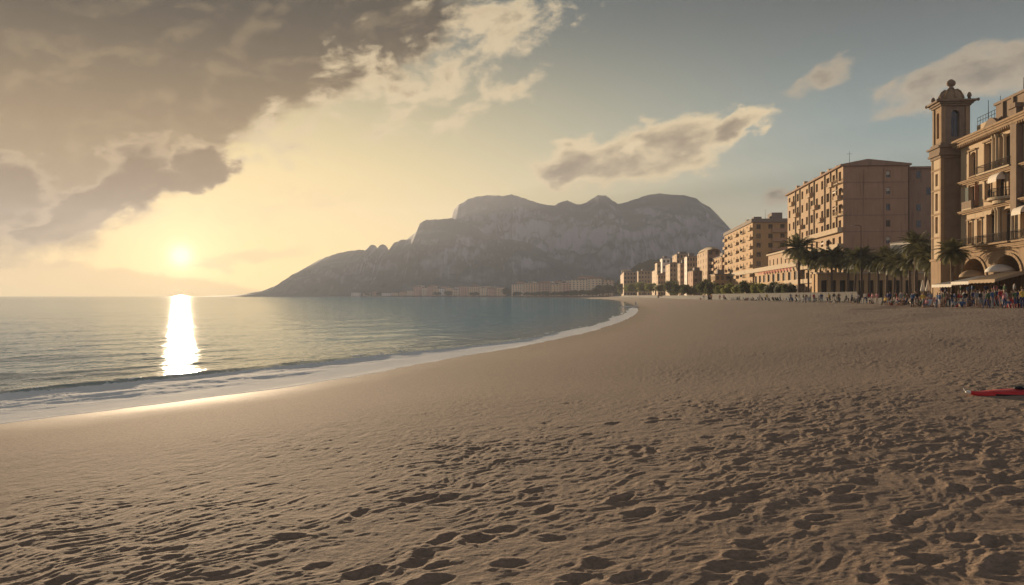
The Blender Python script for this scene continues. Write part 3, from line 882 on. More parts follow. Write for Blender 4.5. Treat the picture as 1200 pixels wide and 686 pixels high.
mb.build('wall', [M['tan'], M['brick'], M['brick_dark']], brick_block)
for op in ops_s: put_window(brick_block, Os, Us, op, 0.55, random.choice((0, 0, 0, 1, 2, 2)), random.choice(('shutter', 'shutter', 'blind')))
for op in ops_c: put_window(brick_block, Oc, Uc, op, 0.3, random.choice((0, 2, 1)), 'blind')
r = MB()
xr = 5.2
r.box(-0.7, 14.5, -0.5, d + 0.5, H + 0.003, H + 0.4)
A0, A1, A2 = (-0.6, H + 0.403), (xr, H + 1.5), (14.4, H + 0.403)
for y_ in (-0.45, d + 0.45):
    r.face([(A0[0], y_, A0[1]), (A2[0], y_, A2[1]), (A1[0], y_, A1[1])])
r.face([(A0[0], -0.45, A0[1]), (A1[0], -0.45, A1[1]), (A1[0], d + 0.45, A1[1]), (A0[0], d + 0.45, A0[1])])
r.face([(A1[0], -0.45, A1[1]), (A2[0], -0.45, A2[1]), (A2[0], d + 0.45, A2[1]), (A1[0], d + 0.45, A1[1])])
r.box(14.503, w + 0.4, 1.2, d + 0.4, H - 0.59, H - 0.1)
r.build('roof', M['brick_dark'], brick_block)
for i in range(1, ns):
    t = MB(); t.box(0.02, 14.15, -0.06, -0.002, st * i - 0.12, st * i + 0.12); t.build('floor_band', M['brick_dark'], brick_block)
for i in (1, 2, 3, 4):
    u0 = 0.3 if i < 4 else d * 0.42
    put_balcony(brick_block, Os, Us, u0, d - 0.25, st * i + 0.1, 1.15, 0.95, True, (M['pale_stone'], M['cream']))
for i in range(5, ns):
    for j in range(nbay):
        if (j * 7 + i * 3) % 4 == 0 or j == nbay - 1:
            c = d / nbay * (j + 0.5); put_balcony(brick_block, Os, Us, c - 1.6, c + 1.6, st * i + 0.1, 1.0, 0.9, (i + j) % 2 == 0, (M['pale_stone'], M['tan']))
for j in range(nbay):
    c = d / nbay * (j + 1)
    if j in (1, 2, 4, 5, 7, 8, 9):
        t = MB(); t.box(-0.30, -0.002, d - c - 0.22, d - c + 0.22, st * 4 + 1.3, H - 0.02); t.build('pilaster', M['cream'], brick_block)
for (uu, i, mt) in ((d - 2.6, 6, 'white'), (d - 2.6, 5, 'cream'), (d - 13, 3, 'white')):
    t = MB(); z = st * i + 2.7
    t.face([(-0.02, d - uu - 1.2, z), (-0.02, d - uu + 1.2, z), (-1.3, d - uu + 1.2, z - 0.8), (-1.3, d - uu - 1.2, z - 0.8)])
    t.face([(-1.3, d - uu - 1.2, z - 0.8), (-1.3, d - uu + 1.2, z - 0.8), (-1.3, d - uu + 1.2, z - 1.1), (-1.3, d - uu - 1.2, z - 1.1)])
    t.build('awning', M[mt], brick_block)
t = MB(); t.ring([(14.0, -0.12, 0.2), (14.0, -0.12, H - 0.3)], [0.09, 0.09], 6); t.build('drainpipe', M['iron'], brick_block)
t = MB(); t.ring([(2.2, 3.0, H + 0.9), (2.2, 3.0, H + 3.8)], [0.05, 0.03], 5); t.ring([(1.6, 3.0, H + 3.2), (2.8, 3.0, H + 3.2)], [0.03, 0.03], 5); t.build('antenna', M['iron'], brick_block)
for y_ in (9, 16, 23, 30, 41, 50):
    t = MB(); t.box(1.0, 1.9, y_, y_ + 1.2, H + 0.45, H + 1.5 + 0.3 * (y_ % 3)); t.build('chimney', M['tan'], brick_block)
t = MB(); t.box(20.4, w - 0.2, 0.6, 1.59, 6.0, 14.2); t.build('stair_box', M['stone_dark'], brick_block)

# ------------------------------------------------------------------ tan block beyond
blk3, w3, d3, H3 = block('apartment_block', 'tan eight storey block with a cluttered roof terrace, left of the brown brick block', 882, 295, 849, 924, 261, 8, 9, 3, 'ochre', 'ochre', 'terrace', None, (1.5, 1.7), balc=2)
st3 = H3 / 8
for i in range(1, 8):
    put_balcony(blk3, (0, 0, 0), (1, 0, 0), 6.4, w3 - 0.1, st3 * i + 0.05, 1.0, 0.95, True, (M['pale_stone'], M['brick']))
t = MB(); t.ring([(5, 4, H3 + 0.5), (5, 4, H3 + 5.0)], [0.07, 0.03], 5); t.build('antenna', M['iron'], blk3)

# ------------------------------------------------------------------ low terrace building between them
Yl = 228.0; Xl = pxX(936, Yl)
low = empty('terrace_building', (Xl, Yl, GZ), RB)
tag(low, 'long low tan terrace building with red awnings, in front of the tan eight storey block', 'building')
dl = along(845, Xl, Yl); Hl = 8.2; wl = 12.0
nb = 20
ops = bays(dl, nb, dl / nb * 0.55, [0.6, 4.7], 2.3); ops = [o for o in ops]
mb = MB(); facade(mb, (0, dl, 0), (0, -1, 0), dl, 0, Hl, ops, 0.4, 0); facade(mb, (0, 0, 0), (1, 0, 0), wl, 0, Hl, [], 0.2, 0)
facade(mb, (wl, 0, 0), (0, 1, 0), dl, 0, Hl, [], 0.2, 0); facade(mb, (wl, dl, 0), (-1, 0, 0), wl, 0, Hl, [], 0.2, 0)
mb.face([(0, 0, Hl), (wl, 0, Hl), (wl, dl, Hl), (0, dl, Hl)], 0)
mb.build('wall', [M['ochre']], low)
for op in ops: put_window(low, (0, dl, 0), (0, -1, 0), op, 0.4, random.choice((0, 2, 0)), 'shutter')
t = MB(); t.box(-0.9, wl + 0.3, -0.6, dl + 0.4, Hl + 0.003, Hl + 0.55); t.box(-0.88, -0.75, -0.55, dl + 0.35, Hl + 0.553, Hl + 1.35); t.build('terrace', M['pale_stone'], low)
du = along(893, Xl, Yl); Hu = 4.6; zu = Hl + 0.56
opsu = bays(du, 9, 1.4, [zu + 1.0], 2.2)
mb = MB(); facade(mb, (2.0, du, 0), (0, -1, 0), du, zu, zu + Hu, opsu, 0.3, 0)
facade(mb, (2.0, 0, 0), (1, 0, 0), wl - 2.5, zu, zu + Hu, [], 0.2, 0); facade(mb, (2.0 + wl - 2.5, 0, 0), (0, 1, 0), du, zu, zu + Hu, [], 0.2, 0); facade(mb, (2.0 + wl - 2.5, du, 0), (-1, 0, 0), wl - 2.5, zu, zu + Hu, [], 0.2, 0)
mb.build('upper_storey', M['tan'], low)
for op in opsu: put_window(low, (2.0, du, 0), (0, -1, 0), op, 0.3, random.choice((0, 2)), 'shutter')
t = MB(); t.box(1.4, wl, -0.5, du + 0.5, zu + Hu + 0.003, zu + Hu + 0.5); t.build('roof', M['pale_stone'], low)
for i in range(12):
    y_ = 3.0 + i * du / 12.5
    t = MB(); z = zu - 0.62
    t.face([(-0.92, y_, z), (-0.92, y_ + 2.0, z), (-1.5, y_ + 2.0, z - 0.62), (-1.5, y_, z - 0.62)]); t.face([(-1.5, y_, z - 0.62), (-1.5, y_ + 2.0, z - 0.62), (-1.5, y_ + 2.0, z - 0.9), (-1.5, y_, z - 0.9)])
    t.build('awning', M['red_canvas'], low)

# ------------------------------------------------------------------ stepped town towards the bay
TG = 'blocks of the town below the hill'
block('round_block', 'tan block with a pale rounded roof, near the tan eight storey block', 829, 402, 817, 837, 293, 7, 4, 2, 'tan', 'brick', 'round', TG, (1.6, 1.8), roofm='pale_stone', balc=0)  # camera side in a darker material: its shade is put into the colour
block('apartment_block', 'narrow sunlit block with a dark shaded side, right of the rounded roof block', 845.5, 372, 836, 856, 301, 6, 4, 2, 'ochre', 'brick_dark', 'flat', TG, (1.6, 1.8), balc=2)  # the shaded side's shade is put into its darker wall colour
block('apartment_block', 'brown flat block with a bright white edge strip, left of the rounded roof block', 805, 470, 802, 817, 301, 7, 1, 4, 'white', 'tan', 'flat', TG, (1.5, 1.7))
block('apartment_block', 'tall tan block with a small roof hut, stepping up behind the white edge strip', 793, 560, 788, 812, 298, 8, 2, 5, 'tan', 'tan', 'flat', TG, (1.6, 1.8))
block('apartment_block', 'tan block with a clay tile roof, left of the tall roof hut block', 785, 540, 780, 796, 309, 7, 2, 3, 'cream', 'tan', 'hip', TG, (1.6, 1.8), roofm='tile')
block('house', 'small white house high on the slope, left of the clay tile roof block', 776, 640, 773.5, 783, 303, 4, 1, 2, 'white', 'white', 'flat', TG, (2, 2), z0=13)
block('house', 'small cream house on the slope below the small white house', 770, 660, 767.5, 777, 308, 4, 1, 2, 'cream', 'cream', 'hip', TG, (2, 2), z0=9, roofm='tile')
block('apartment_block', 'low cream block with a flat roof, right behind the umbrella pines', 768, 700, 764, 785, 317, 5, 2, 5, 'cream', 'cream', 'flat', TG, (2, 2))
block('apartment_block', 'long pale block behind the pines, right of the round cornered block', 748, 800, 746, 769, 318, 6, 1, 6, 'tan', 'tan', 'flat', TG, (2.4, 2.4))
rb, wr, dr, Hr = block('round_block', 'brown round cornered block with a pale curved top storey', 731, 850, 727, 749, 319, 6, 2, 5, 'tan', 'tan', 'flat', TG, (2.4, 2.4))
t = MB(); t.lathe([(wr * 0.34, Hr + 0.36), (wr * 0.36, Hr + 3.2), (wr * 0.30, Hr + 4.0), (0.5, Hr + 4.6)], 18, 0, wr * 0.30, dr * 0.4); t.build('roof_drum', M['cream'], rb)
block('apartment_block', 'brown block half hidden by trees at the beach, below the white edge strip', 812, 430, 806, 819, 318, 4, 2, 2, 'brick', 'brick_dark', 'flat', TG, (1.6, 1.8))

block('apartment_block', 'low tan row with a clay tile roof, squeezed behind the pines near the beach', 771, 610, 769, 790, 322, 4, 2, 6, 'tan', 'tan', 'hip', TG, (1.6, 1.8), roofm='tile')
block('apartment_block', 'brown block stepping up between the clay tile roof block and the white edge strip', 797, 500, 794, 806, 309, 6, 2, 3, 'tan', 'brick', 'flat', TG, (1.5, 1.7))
block('apartment_block', 'low ochre row showing through the trees below the tan eight storey block', 838, 345, 833, 850, 322, 3, 4, 3, 'ochre', 'ochre', 'flat', TG, (1.5, 1.7))
for (u0, i) in ((16.2, 2), (16.2, 4), (16.2, 5), (16.2, 7), (18.3, 6)):
    t = MB(); z = st * i + 1.0
    t.box(u0, u0 + 0.9, 1.55, 1.597, z, z + 1.5, 0); t.box(u0 - 0.08, u0 + 0.98, 1.50, 1.597, z - 0.1, z - 0.003, 1); t.build('window', [M['glass'], M['frame']], brick_block)
for u0, z0_, z1_ in ((4.4, 0.5, H - 1), (8.7, 0.5, H - 0.5)):
    t = MB(); t.ring([(u0, -0.09, z0_), (u0, -0.09, z1_)], [0.06, 0.06], 6); t.build('drainpipe', M['brick_dark'], brick_block)
# ------------------------------------------------------------------ promenade
_wy = np.array([20, 40, 70, 100, 130, 165, 200, 270, 370, 520, 700, 883, 1100, 1325, 1650, 2000, 2600, 3000])
_wx = np.array([50, 50, 50.5, 52, 55, 58.5, 62, 68, 77, 93, 108, 113, 112, 98, 45, -50, -430, -850])
def wx(y): return float(np.interp(y, _wy, _wx))
mb = MB()
ys = np.concatenate([np.linspace(20, 400, 60), np.linspace(420, 3000, 60)])
for ya, yb in zip(ys[:-1], ys[1:]):
    xa, xb = wx(ya), wx(yb)
    mb.face([(xa, ya, GZ), (1500, ya, GZ), (1500, yb, GZ), (xb, yb, GZ)], 0)
    mb.face([(xa, ya, 0.5), (xa, ya, GZ), (xb, yb, GZ), (xb, yb, 0.5)], 1)
M['paving'] = plain('promenade paving', (0.27, 0.225, 0.18), 0.9, 0.2, 0.7)
M['seawall'] = plain('grey seawall concrete', (0.075, 0.070, 0.064), 0.9, 0.2, 0.8, stain=0.4)
tag(mb.build('promenade', [M['paving'], M['seawall']]), kind='structure')

def at_edge(px, off, lo=60, hi=2900):
    """the point at picture column px that stands off metres inland of the promenade edge"""
    t = (px - 600) / F; best = None
    for y in np.linspace(lo, hi, 5700):
        e = abs(t * y - (wx(y) + off))
        if best is None or e < best[0]: best = (e, y)
    y = best[1]; return t * y, y

# ------------------------------------------------------------------ palazzo
PA = Vector((pxX(1126, 110), 110, GZ))
pal = empty('palazzo', PA, RB)
tag(pal, 'cream stone palazzo with arcades and balconies at the right edge, beside the bell tower', 'building')
O, U = (0, 0, 0), (0, -1, 0); LEN = 25.0; DEP = 15.0
ZA, Z2, Z3, ZC = 6.25, 11.05, 14.85, 19.45
arches = [(0.75, 7.2, 0.0, 4.95, 0.68, 3.0), (9.5, 16.0, 0.0, 4.95, 0.68, 3.0), (18.0, 24.2, 0.0, 4.95, 0.68, 3.0)]
f1 = [(2.35, 3.5, 6.9, 9.6, 0.9), (5.05, 6.1, 6.9, 9.6, 0.9), (7.6, 9.8, 6.6, 10.0), (11.4, 14.1, 6.6, 10.3, 0.35), (15.95, 17.2, 6.9, 9.5), (19.0, 20.6, 6.9, 9.6)]
f2 = [(2.6, 4.6, 11.35, 14.0), (7.1, 8.6, 11.9, 14.0, 0.9), (10.2, 12.1, 11.6, 14.1, 0.5), (13.2, 14.6, 11.5, 14.3), (17.0, 18.6, 11.6, 14.1), (20.5, 22.0, 11.6, 14.1)]
f3 = [(2.7, 4.6, 15.3, 18.25, 0.8), (7.0, 8.8, 15.3, 18.6), (10.8, 14.5, 15.2, 18.8), (17.2, 19.2, 15.3, 18.5), (21.4, 23, 15.3, 18.5)]
mb = MB()
facade(mb, O, U, LEN, 0, ZA, arches, 3.0, 1)
facade(mb, (0, 0, 0), U, LEN, ZA, Z2, f1, 0.55, 0)
facade(mb, (0, 0, 0), U, LEN, Z2, Z3, f2, 0.45, 0)
facade(mb, (0, 0, 0), U, LEN, Z3, ZC + 0.5, f3, 0.55, 0)
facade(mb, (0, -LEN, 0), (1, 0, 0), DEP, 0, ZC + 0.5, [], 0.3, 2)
facade(mb, (DEP, -LEN, 0), (0, 1, 0), LEN, 0, ZC + 0.5, [], 0.3, 0); facade(mb, (DEP, 0, 0), (-1, 0, 0), DEP, 0, ZC + 0.5, [], 0.3, 0)
mb.face([(0, -LEN, ZC + 0.5), (DEP, -LEN, ZC + 0.5), (DEP, 0, ZC + 0.5), (0, 0, ZC + 0.5)], 0)
mb.build('wall', [M['cream'], M['stone'], M['stone_dark']], pal)
# arcade backs with the interior shade put into a dark colour; arch rings
for (u0, u1, v0, v1, a, dp) in arches:
    t = MB(); t.box(2.99, 3.1, -u1, -u0, v0, v1); t.build('arcade_back', M['dark'], pal)
    t = MB(); r = (u1 - u0) / 2; sp = v1 - r * a; n = 14
    for i in range(n):
        th0, th1 = math.pi * i / n, math.pi * (i + 0.93) / n
        pts = []
        for k, th in ((1.0, th0), (1.0, th1), (1.13, th1), (1.13, th0)):
            pts.append((u0 + r - r * k * math.cos(th), sp + r * k * a * math.sin(th)))
        q0 = [(-0.14, -p[0], p[1]) for p in pts]; q1 = [(-0.003, -p[0], p[1]) for p in pts]
        t.face(q0); 
        for k in range(4):
            kk = (k + 1) % 4; t.face([q0[k], q1[k], q1[kk], q0[kk]])
    t.build('arch_ring', M['stone'], pal)
for u in (0.0, 7.45, 16.25, 24.4):
    t = MB(); w_ = 0.6 if u in (0.0, 24.4) else 1.8
    t.box(-0.22, -0.002, -u - w_, -u - 0.05, 0, 2.6); t.box(-0.32, -0.223, -u - w_ - 0.05, -u, 2.35, 2.6); t.build('pier', M['stone'], pal)
tones = ('shutter', 'shutter_green', 'shutter')
for ops, dp in ((f1, 0.55), (f2, 0.45), (f3, 0.55)):
    for k, op in enumerate(ops):
        wide = op[1] - op[0] > 2.0
        put_window(pal, O, U, op, dp, 0 if wide else (2 if k % 2 == 0 else 0), tones[k % 3])
# hood moulds over the windows
for ops in (f1, f2, f3):
    for op in ops:
        if op[1] - op[0] < 2.5:
            t = MB(); t.box(-0.28, -0.002, -op[1] - 0.2, -op[0] + 0.2, op[3] + 0.12, op[3] + 0.32)
            t.box(-0.10, -0.002, -op[0], -op[0] + 0.18, op[2] - 0.1, op[3] + 0.118); t.box(-0.10, -0.002, -op[1] - 0.18, -op[1], op[2] - 0.1, op[3] + 0.118)
            t.box(-0.22, -0.002, -op[1] - 0.2, -op[0] + 0.2, op[2] - 0.25, op[2] - 0.103)
            t.build('window_surround', M['stone'], pal)
# storey ledges and main cornice
for z, dp, h, mt in ((ZA - 0.35, 0.5, 0.35, 'stone'), (Z2 - 0.3, 0.55, 0.28, 'stone'), (Z3 - 0.3, 0.5, 0.28, 'stone')):
    t = MB(); t.box(-dp, -0.003, -LEN - 0.1, 0.3, z, z + h * 0.5); t.box(-dp * 0.6, -0.003, -LEN - 0.1, 0.25, z - h * 0.6, z - 0.002); t.box(-dp - 0.12, -0.003, -LEN - 0.1, 0.35, z + h * 0.5 + 0.002, z + h)
    t.build('ledge', M[mt], pal)
t = MB()
t.box(-0.5, -0.003, -LEN - 0.2, 0.4, ZC - 0.25, ZC - 0.003); t.box(-0.8, -0.003, -LEN - 0.2, 0.6, ZC, ZC + 0.28); t.box(-1.1, 0.4, -LEN - 0.2, 0.8, ZC + 0.503, ZC + 0.75); t.box(-0.95, -0.003, -LEN - 0.2, 0.7, ZC + 0.283, ZC + 0.5)
for i in range(48):
    u = 0.3 + i * 0.52; t.box(-0.75, -0.505, -u - 0.2, -u, ZC - 0.23, ZC - 0.006)
t.build('cornice', M['stone'], pal)
# first floor terrace over the arcade, floor two bow balcony, floor three loggia balustrade
put_balcony(pal, O, U, 0.2, 6.9, ZA + 0.2, 1.0, 1.05, False, (M['stone'], M['iron']))
put_balcony(pal, O, U, 7.1, 15.3, ZA + 0.2, 1.2, 1.05, False, (M['stone'], M['iron']))
put_balcony(pal, O, U, 15.5, 24.5, ZA + 0.2, 1.0, 1.05, False, (M['stone'], M['iron']))
put_balcony(pal, O, U, 2.2, 5.0, Z2 + 0.15, 0.8, 0.9, True, (M['pale_stone'], M['stone_dark']))
put_balcony(pal, O, U, 6.6, 15.0, Z3 + 0.15, 0.9, 0.9, False, (M['pale_stone'], M['iron']))
bow = MB(); poly = [(-0.003, -9.3)] + [(-1.7 * math.sin(math.pi * i / 12) ** 0.7, -9.3 - 5.6 * i / 12) for i in range(1, 12)] + [(-0.003, -14.9)]
bow.prism(poly[::-1], Z2 + 0.25, Z2 + 0.55); bow.prism([(x * 0.7, -12.1 + (y + 12.1) * 0.75) for x, y in poly][::-1], Z2 - 0.15, Z2 + 0.248)
bo = bow.build('bow_balcony', M['pale_stone'], pal)
rl = MB()
for (x0, y0), (x1, y1) in zip(poly[:-1], poly[1:]):
    for z in (Z2 + 0.65, Z2 + 1.5): rl.ring([(x0 * 0.95, y0, z), (x1 * 0.95, y1, z)], [0.045, 0.045], 4)
    for k in range(3):
        f = k / 3; rl.ring([(0.95 * (x0 + (x1 - x0) * f), y0 + (y1 - y0) * f, Z2 + 0.553), (0.95 * (x0 + (x1 - x0) * f), y0 + (y1 - y0) * f, Z2 + 1.5)], [0.028, 0.028], 4)
rl.build('railing', M['iron'], bo)
# columns of the loggias
for u, z0_, z1_ in ((10.6, Z3, ZC - 0.3), (9.75, Z3, ZC - 0.3), (14.7, Z3, ZC - 0.3), (12.6, Z3 + 0.4, 18.8), (10.4, ZA + 0.2, 10.6), (11.1, ZA + 0.2, 10.6), (14.4, ZA + 0.2, 10.6)):
    t = MB(); t.lathe([(0.26, z0_), (0.26, z0_ + 0.25), (0.19, z0_ + 0.3), (0.165, z1_ - 0.4), (0.2, z1_ - 0.36), (0.28, z1_ - 0.1), (0.28, z1_)], 12, 0, -0.22, -u); t.build('column', M['pale_stone'], pal)
t = MB(); t.box(-0.75, -0.004, -16.4, -15.0, 9.6, ZC + 1.6); t.box(-0.95, -0.004, -16.6, -14.8, ZC + 1.603, ZC + 2.1); t.build('pilaster', M['stone_dark'], pal)
# attic
t = MB(); t.box(1.0, 7, -8.7, -2.3, ZC + 0.503, ZC + 2.3); t.build('attic', M['cream'], pal)
t = MB(); t.box(0.5, 8, -25, -8.703, ZC + 0.503, ZC + 3.4); t.box(0.3, 8.2, -25.1, -8.5, ZC + 3.403, ZC + 3.7)
for u in (10.5, 13.0, 18.0, 21.0): t.box(0.25, 0.497, -u - 0.5, -u, ZC + 0.6, ZC + 3.38)
t.build('attic', M['stone_dark'], pal)
t = MB(); pr = [(0.2, -8.5)]; 
g0 = [(-0.35, -7.0 - 4.2 * i / 12, ZC + 0.76 + 1.15 * math.sin(math.pi * i / 12)) for i in range(13)]
t.face([(-0.35, -7.0, ZC + 0.755)] + g0[1:-1] + [(-0.35, -11.2, ZC + 0.755)]); t.face([(0.1, p[1], p[2]) for p in g0][::-1])
for a_, b_ in zip(g0[:-1], g0[1:]): t.face([a_, (0.1, a_[1], a_[2]), (0.1, b_[1], b_[2]), b_])
t.build('gable', M['stone_dark'], pal)
for u, h in ((3.2, 3.0), (6.5, 2.8), (12.2, 2.2), (15.8, 3.0)):
    t = MB(); z = ZC + (2.3 if u < 8 else 3.7); t.ring([(2.0, -u, z), (2.0, -u, z + h)], [0.05, 0.03], 5); t.build('antenna', M['iron'], pal)
rl = MB()
for z in (0.5, 0.95): rl.ring([(1.05, -2.4, ZC + 2.3 + z), (1.05, -8.6, ZC + 2.3 + z)], [0.03, 0.03], 4)
for i in range(9): rl.ring([(1.05, -2.4 - 6.2 * i / 8, ZC + 2.3), (1.05, -2.4 - 6.2 * i / 8, ZC + 3.25)], [0.025, 0.025], 4)
rl.build('roof_railing', M['iron'], pal)
def awn(u0, u1, z, out, drop, mt):
    t = MB(); n = 8
    pr = [(-0.05 - out * math.sin(math.pi / 2 * i / n), z - drop * (1 - math.cos(math.pi / 2 * i / n))) for i in range(n + 1)]
    for (xa, za), (xb, zb) in zip(pr[:-1], pr[1:]): t.face([(xa, -u1, za), (xa, -u0, za), (xb, -u0, zb), (xb, -u1, zb)], 0, True)
    x_, z_ = pr[-1]; t.face([(x_, -u1, z_), (x_, -u0, z_), (x_, -u0, z_ - 0.25), (x_, -u1, z_ - 0.25)])
    for u in (u0, u1): t.face([(-0.05, -u, z)] + [(p[0], -u, p[1]) for p in pr] + [(-0.05, -u, pr[-1][1])])
    t.build('awning', M[mt], pal)
awn(10.1, 12.3, 14.6, 1.0, 0.9, 'white'); awn(15.9, 18.0, 10.2, 1.0, 0.8, 'white'); awn(7.2, 9.9, 10.6, 0.5, 0.4, 'cream')
t = MB(); t.box(-0.12, -0.02, -2.55, -1.6, 11.4, 14.0); t.build('open_shutter', M['shutter_green'], pal)
t = MB(); t.box(-0.5, -0.02, -5.3, -5.2, 11.4, 14.0); t.build('open_shutter', M['tile'], pal)

# ------------------------------------------------------------------ bell tower
TW, TD = 3.65, 3.1
tow = empty('bell_tower', (pxX(1103, 112), 112, GZ), RB)
tag(tow, 'slender square stone bell tower with a domed top, left of the cream palazzo', 'tower')
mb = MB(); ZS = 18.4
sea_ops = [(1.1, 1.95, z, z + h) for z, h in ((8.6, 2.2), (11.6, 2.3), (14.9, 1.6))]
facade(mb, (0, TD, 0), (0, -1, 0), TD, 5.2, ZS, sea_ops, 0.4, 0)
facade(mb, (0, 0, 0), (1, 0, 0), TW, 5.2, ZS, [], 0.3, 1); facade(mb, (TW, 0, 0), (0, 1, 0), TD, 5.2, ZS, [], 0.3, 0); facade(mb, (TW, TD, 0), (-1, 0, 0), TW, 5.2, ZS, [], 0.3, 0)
mb.build('shaft', [M['cream'], M['stone_dark']], tow)  # camera-facing wall alone is darker: its shade is put into the colour
for op in sea_ops: put_window(tow, (0, TD, 0), (0, -1, 0), op, 0.4, 0, 'shutter')
t = MB(); t.box(-0.12, TW + 0.12, -0.12, TD + 0.12, 0, 4.9); t.box(-0.25, TW + 0.25, -0.25, TD + 0.25, 4.903, 5.197); t.build('base', M['stone'], tow)
t = MB()
for z in (7.9, 11.0, 14.2, 16.9):
    t.box(-0.12, -0.003, -0.1, TD + 0.1, z, z + 0.22)
for (xa, xb, ya, yb) in ((-0.08, 0.35, -0.083, -0.003), (TW - 0.35, TW + 0.08, -0.083, -0.003), (-0.083, -0.004, TD - 0.35, TD + 0.08), (-0.083, -0.004, 0.0, 0.35)):
    t.box(xa, xb, ya, yb, 5.2, ZS - 0.01)
t.build('quoin', M['stone'], tow)
t = MB()
for k, (o, z0_, z1_) in enumerate(((0.18, 18.4, 18.75), (0.42, 18.753, 19.05), (0.30, 19.053, 19.75), (0.55, 19.753, 20.0), (0.15, 20.003, 20.4))):
    t.box(-o, TW + o, -o, TD + o, z0_, z1_)
t.build('cornice', M['stone_dark'], tow)
bi = 0.16; bw, bd = TW - 2 * bi, TD - 2 * bi
ops_f = [(bw / 2 - 0.52, bw / 2 + 0.52, 21.2, 24.7, 1.0)]; ops_s = [(bd / 2 - 0.42, bd / 2 + 0.42, 21.2, 24.6, 1.0)]
mb = MB()
facade(mb, (bi, bi + bd, 0), (0, -1, 0), bd, 20.4, 25.25, ops_s, 0.45, 0); facade(mb, (bi, bi, 0), (1, 0, 0), bw, 20.4, 25.25, ops_f, 0.45, 1)
facade(mb, (bi + bw, bi, 0), (0, 1, 0), bd, 20.4, 25.25, [], 0.3, 0); facade(mb, (bi + bw, bi + bd, 0), (-1, 0, 0), bw, 20.4, 25.25, [], 0.3, 0)
mb.build('belfry', [M['stone'], M['stone_dark']], tow)  # front face in the dark stone, shade put into the colour as below
put_window(tow, (bi, bi + bd, 0), (0, -1, 0), ops_s[0], 0.45, 0, 'shutter', 'louvre'); put_window(tow, (bi, bi, 0), (1, 0, 0), ops_f[0], 0.45, 0, 'shutter', 'louvre')
t = MB()
for xa, ya, xb, yb in ((0.03, 0.02, 0.55, bi - 0.003), (TW - 0.55, 0.02, TW - 0.03, bi - 0.003), (0.02, bi + 0.003, bi - 0.003, 0.5), (0.02, TD - 0.5, bi - 0.003, TD - 0.05)):
    t = MB(); t.box(xa, xb, ya, yb, 20.42, 25.2); t.build('pilaster', M['stone'], tow)
t = MB()
for o, z0_, z1_ in ((0.10, 25.253, 25.5), (0.32, 25.503, 25.75), (0.62, 25.753, 26.0)): t.box(-o, TW + o, -o, TD + o, z0_, z1_)
t.build('top_cornice', M['stone_dark'], tow)
for x_, y_ in ((-0.62, -0.55), (TW + 0.72, -0.62), (-0.55, TD + 0.5), (TW + 0.55, TD + 0.5)):
    t = MB(); t.lathe([(0.08, 25.68), (0.19, 25.76), (0.21, 25.92), (0.13, 26.04), (0.03, 26.1)], 8, 0, x_, y_)
    cx, cy = (TW / 2, TD / 2); dx, dy = (cx - x_), (cy - y_); l = math.hypot(dx, dy)
    t.ring([(x_, y_, 25.85), (x_ + dx / l * 0.8, y_ + dy / l * 0.8, 25.85)], [0.09, 0.14], 6); t.build('gargoyle', M['stone_dark'], tow)
t = MB(); t.lathe([(1.62, 26.003), (1.62, 26.3), (1.5, 26.45), (1.42, 26.8), (1.15, 27.3), (0.75, 27.62), (0.4, 27.75), (0.32, 27.78)], 8, 0, TW / 2, TD / 2)
for a_ in range(8):
    th = math.pi / 4 * a_; c_, s_ = math.cos(th), math.sin(th)
    t.ring([(TW / 2 + c_ * r_, TD / 2 + s_ * r_, z_) for r_, z_ in ((1.66, 26.3), (1.46, 26.85), (1.18, 27.35), (0.75, 27.68))], [0.11, 0.10, 0.09, 0.06], 5)
t.build('dome', M['stone'], tow)
for x_, y_ in ((0.1, 0.1), (TW - 0.1, 0.1), (0.1, TD - 0.1), (TW - 0.1, TD - 0.1)):
    t = MB(); t.lathe([(0.2, 26.003), (0.2, 26.35), (0.3, 26.5), (0.24, 26.8), (0.08, 27.0)], 8, 0, x_, y_); t.build('urn', M['stone_dark'], tow)
t = MB(); t.lathe([(0.42, 27.76), (0.3, 27.95), (0.22, 28.05), (0.5, 28.25), (0.58, 28.5), (0.5, 28.78), (0.3, 28.95), (0.12, 29.05)], 14, 0, TW / 2, TD / 2); t.build('finial', M['stone_dark'], tow)
# ------------------------------------------------------------------ the far town round the bay
def far_mat(name, col):
    m, nt, b = new_mat(name)
    tc = nt.nodes.new('ShaderNodeTexCoord'); sp = nt.nodes.new('ShaderNodeSeparateXYZ'); nt.links.new(tc.outputs['Object'], sp.inputs[0])
    ge = nt.nodes.new('ShaderNodeNewGeometry'); sn = nt.nodes.new('ShaderNodeSeparateXYZ'); nt.links.new(ge.outputs['Normal'], sn.inputs[0])
    h = NX(nt, sp.outputs[0]) + NX(nt, sp.outputs[1])
    def band(v, period, a, b_):
        f = (v * (1 / period))._m('FRACT'); return f.smooth(a, a + 0.03) - f.smooth(b_, b_ + 0.03)
    win = band(h, 5.5, 0.25, 0.70) * band(NX(nt, sp.outputs[2]), 3.6, 0.25, 0.75)
    wall = (1.0 - NX(nt, sn.outputs[2]).abs().smooth(0.5, 0.8)) * win
    n = nnoise(nt, tc.outputs['Object'], 0.12, 3, 0.6)
    c = mixcol(nt, n.outputs['Fac'], tuple(x * 0.8 for x in col), tuple(x * 1.15 for x in col))
    c = mixcol(nt, wall * 0.8, c, (0.06, 0.05, 0.045))
    nt.links.new(c, b.inputs['Base Color']); b.inputs['Roughness'].default_value = 0.85
    return m
FM = {k: far_mat('far %s plaster' % k, c) for k, c in dict(pink=(0.60, 0.37, 0.25), cream=(0.70, 0.54, 0.36), tan=(0.62, 0.43, 0.26), white=(0.68, 0.62, 0.54), brown=(0.46, 0.29, 0.18)).items()}
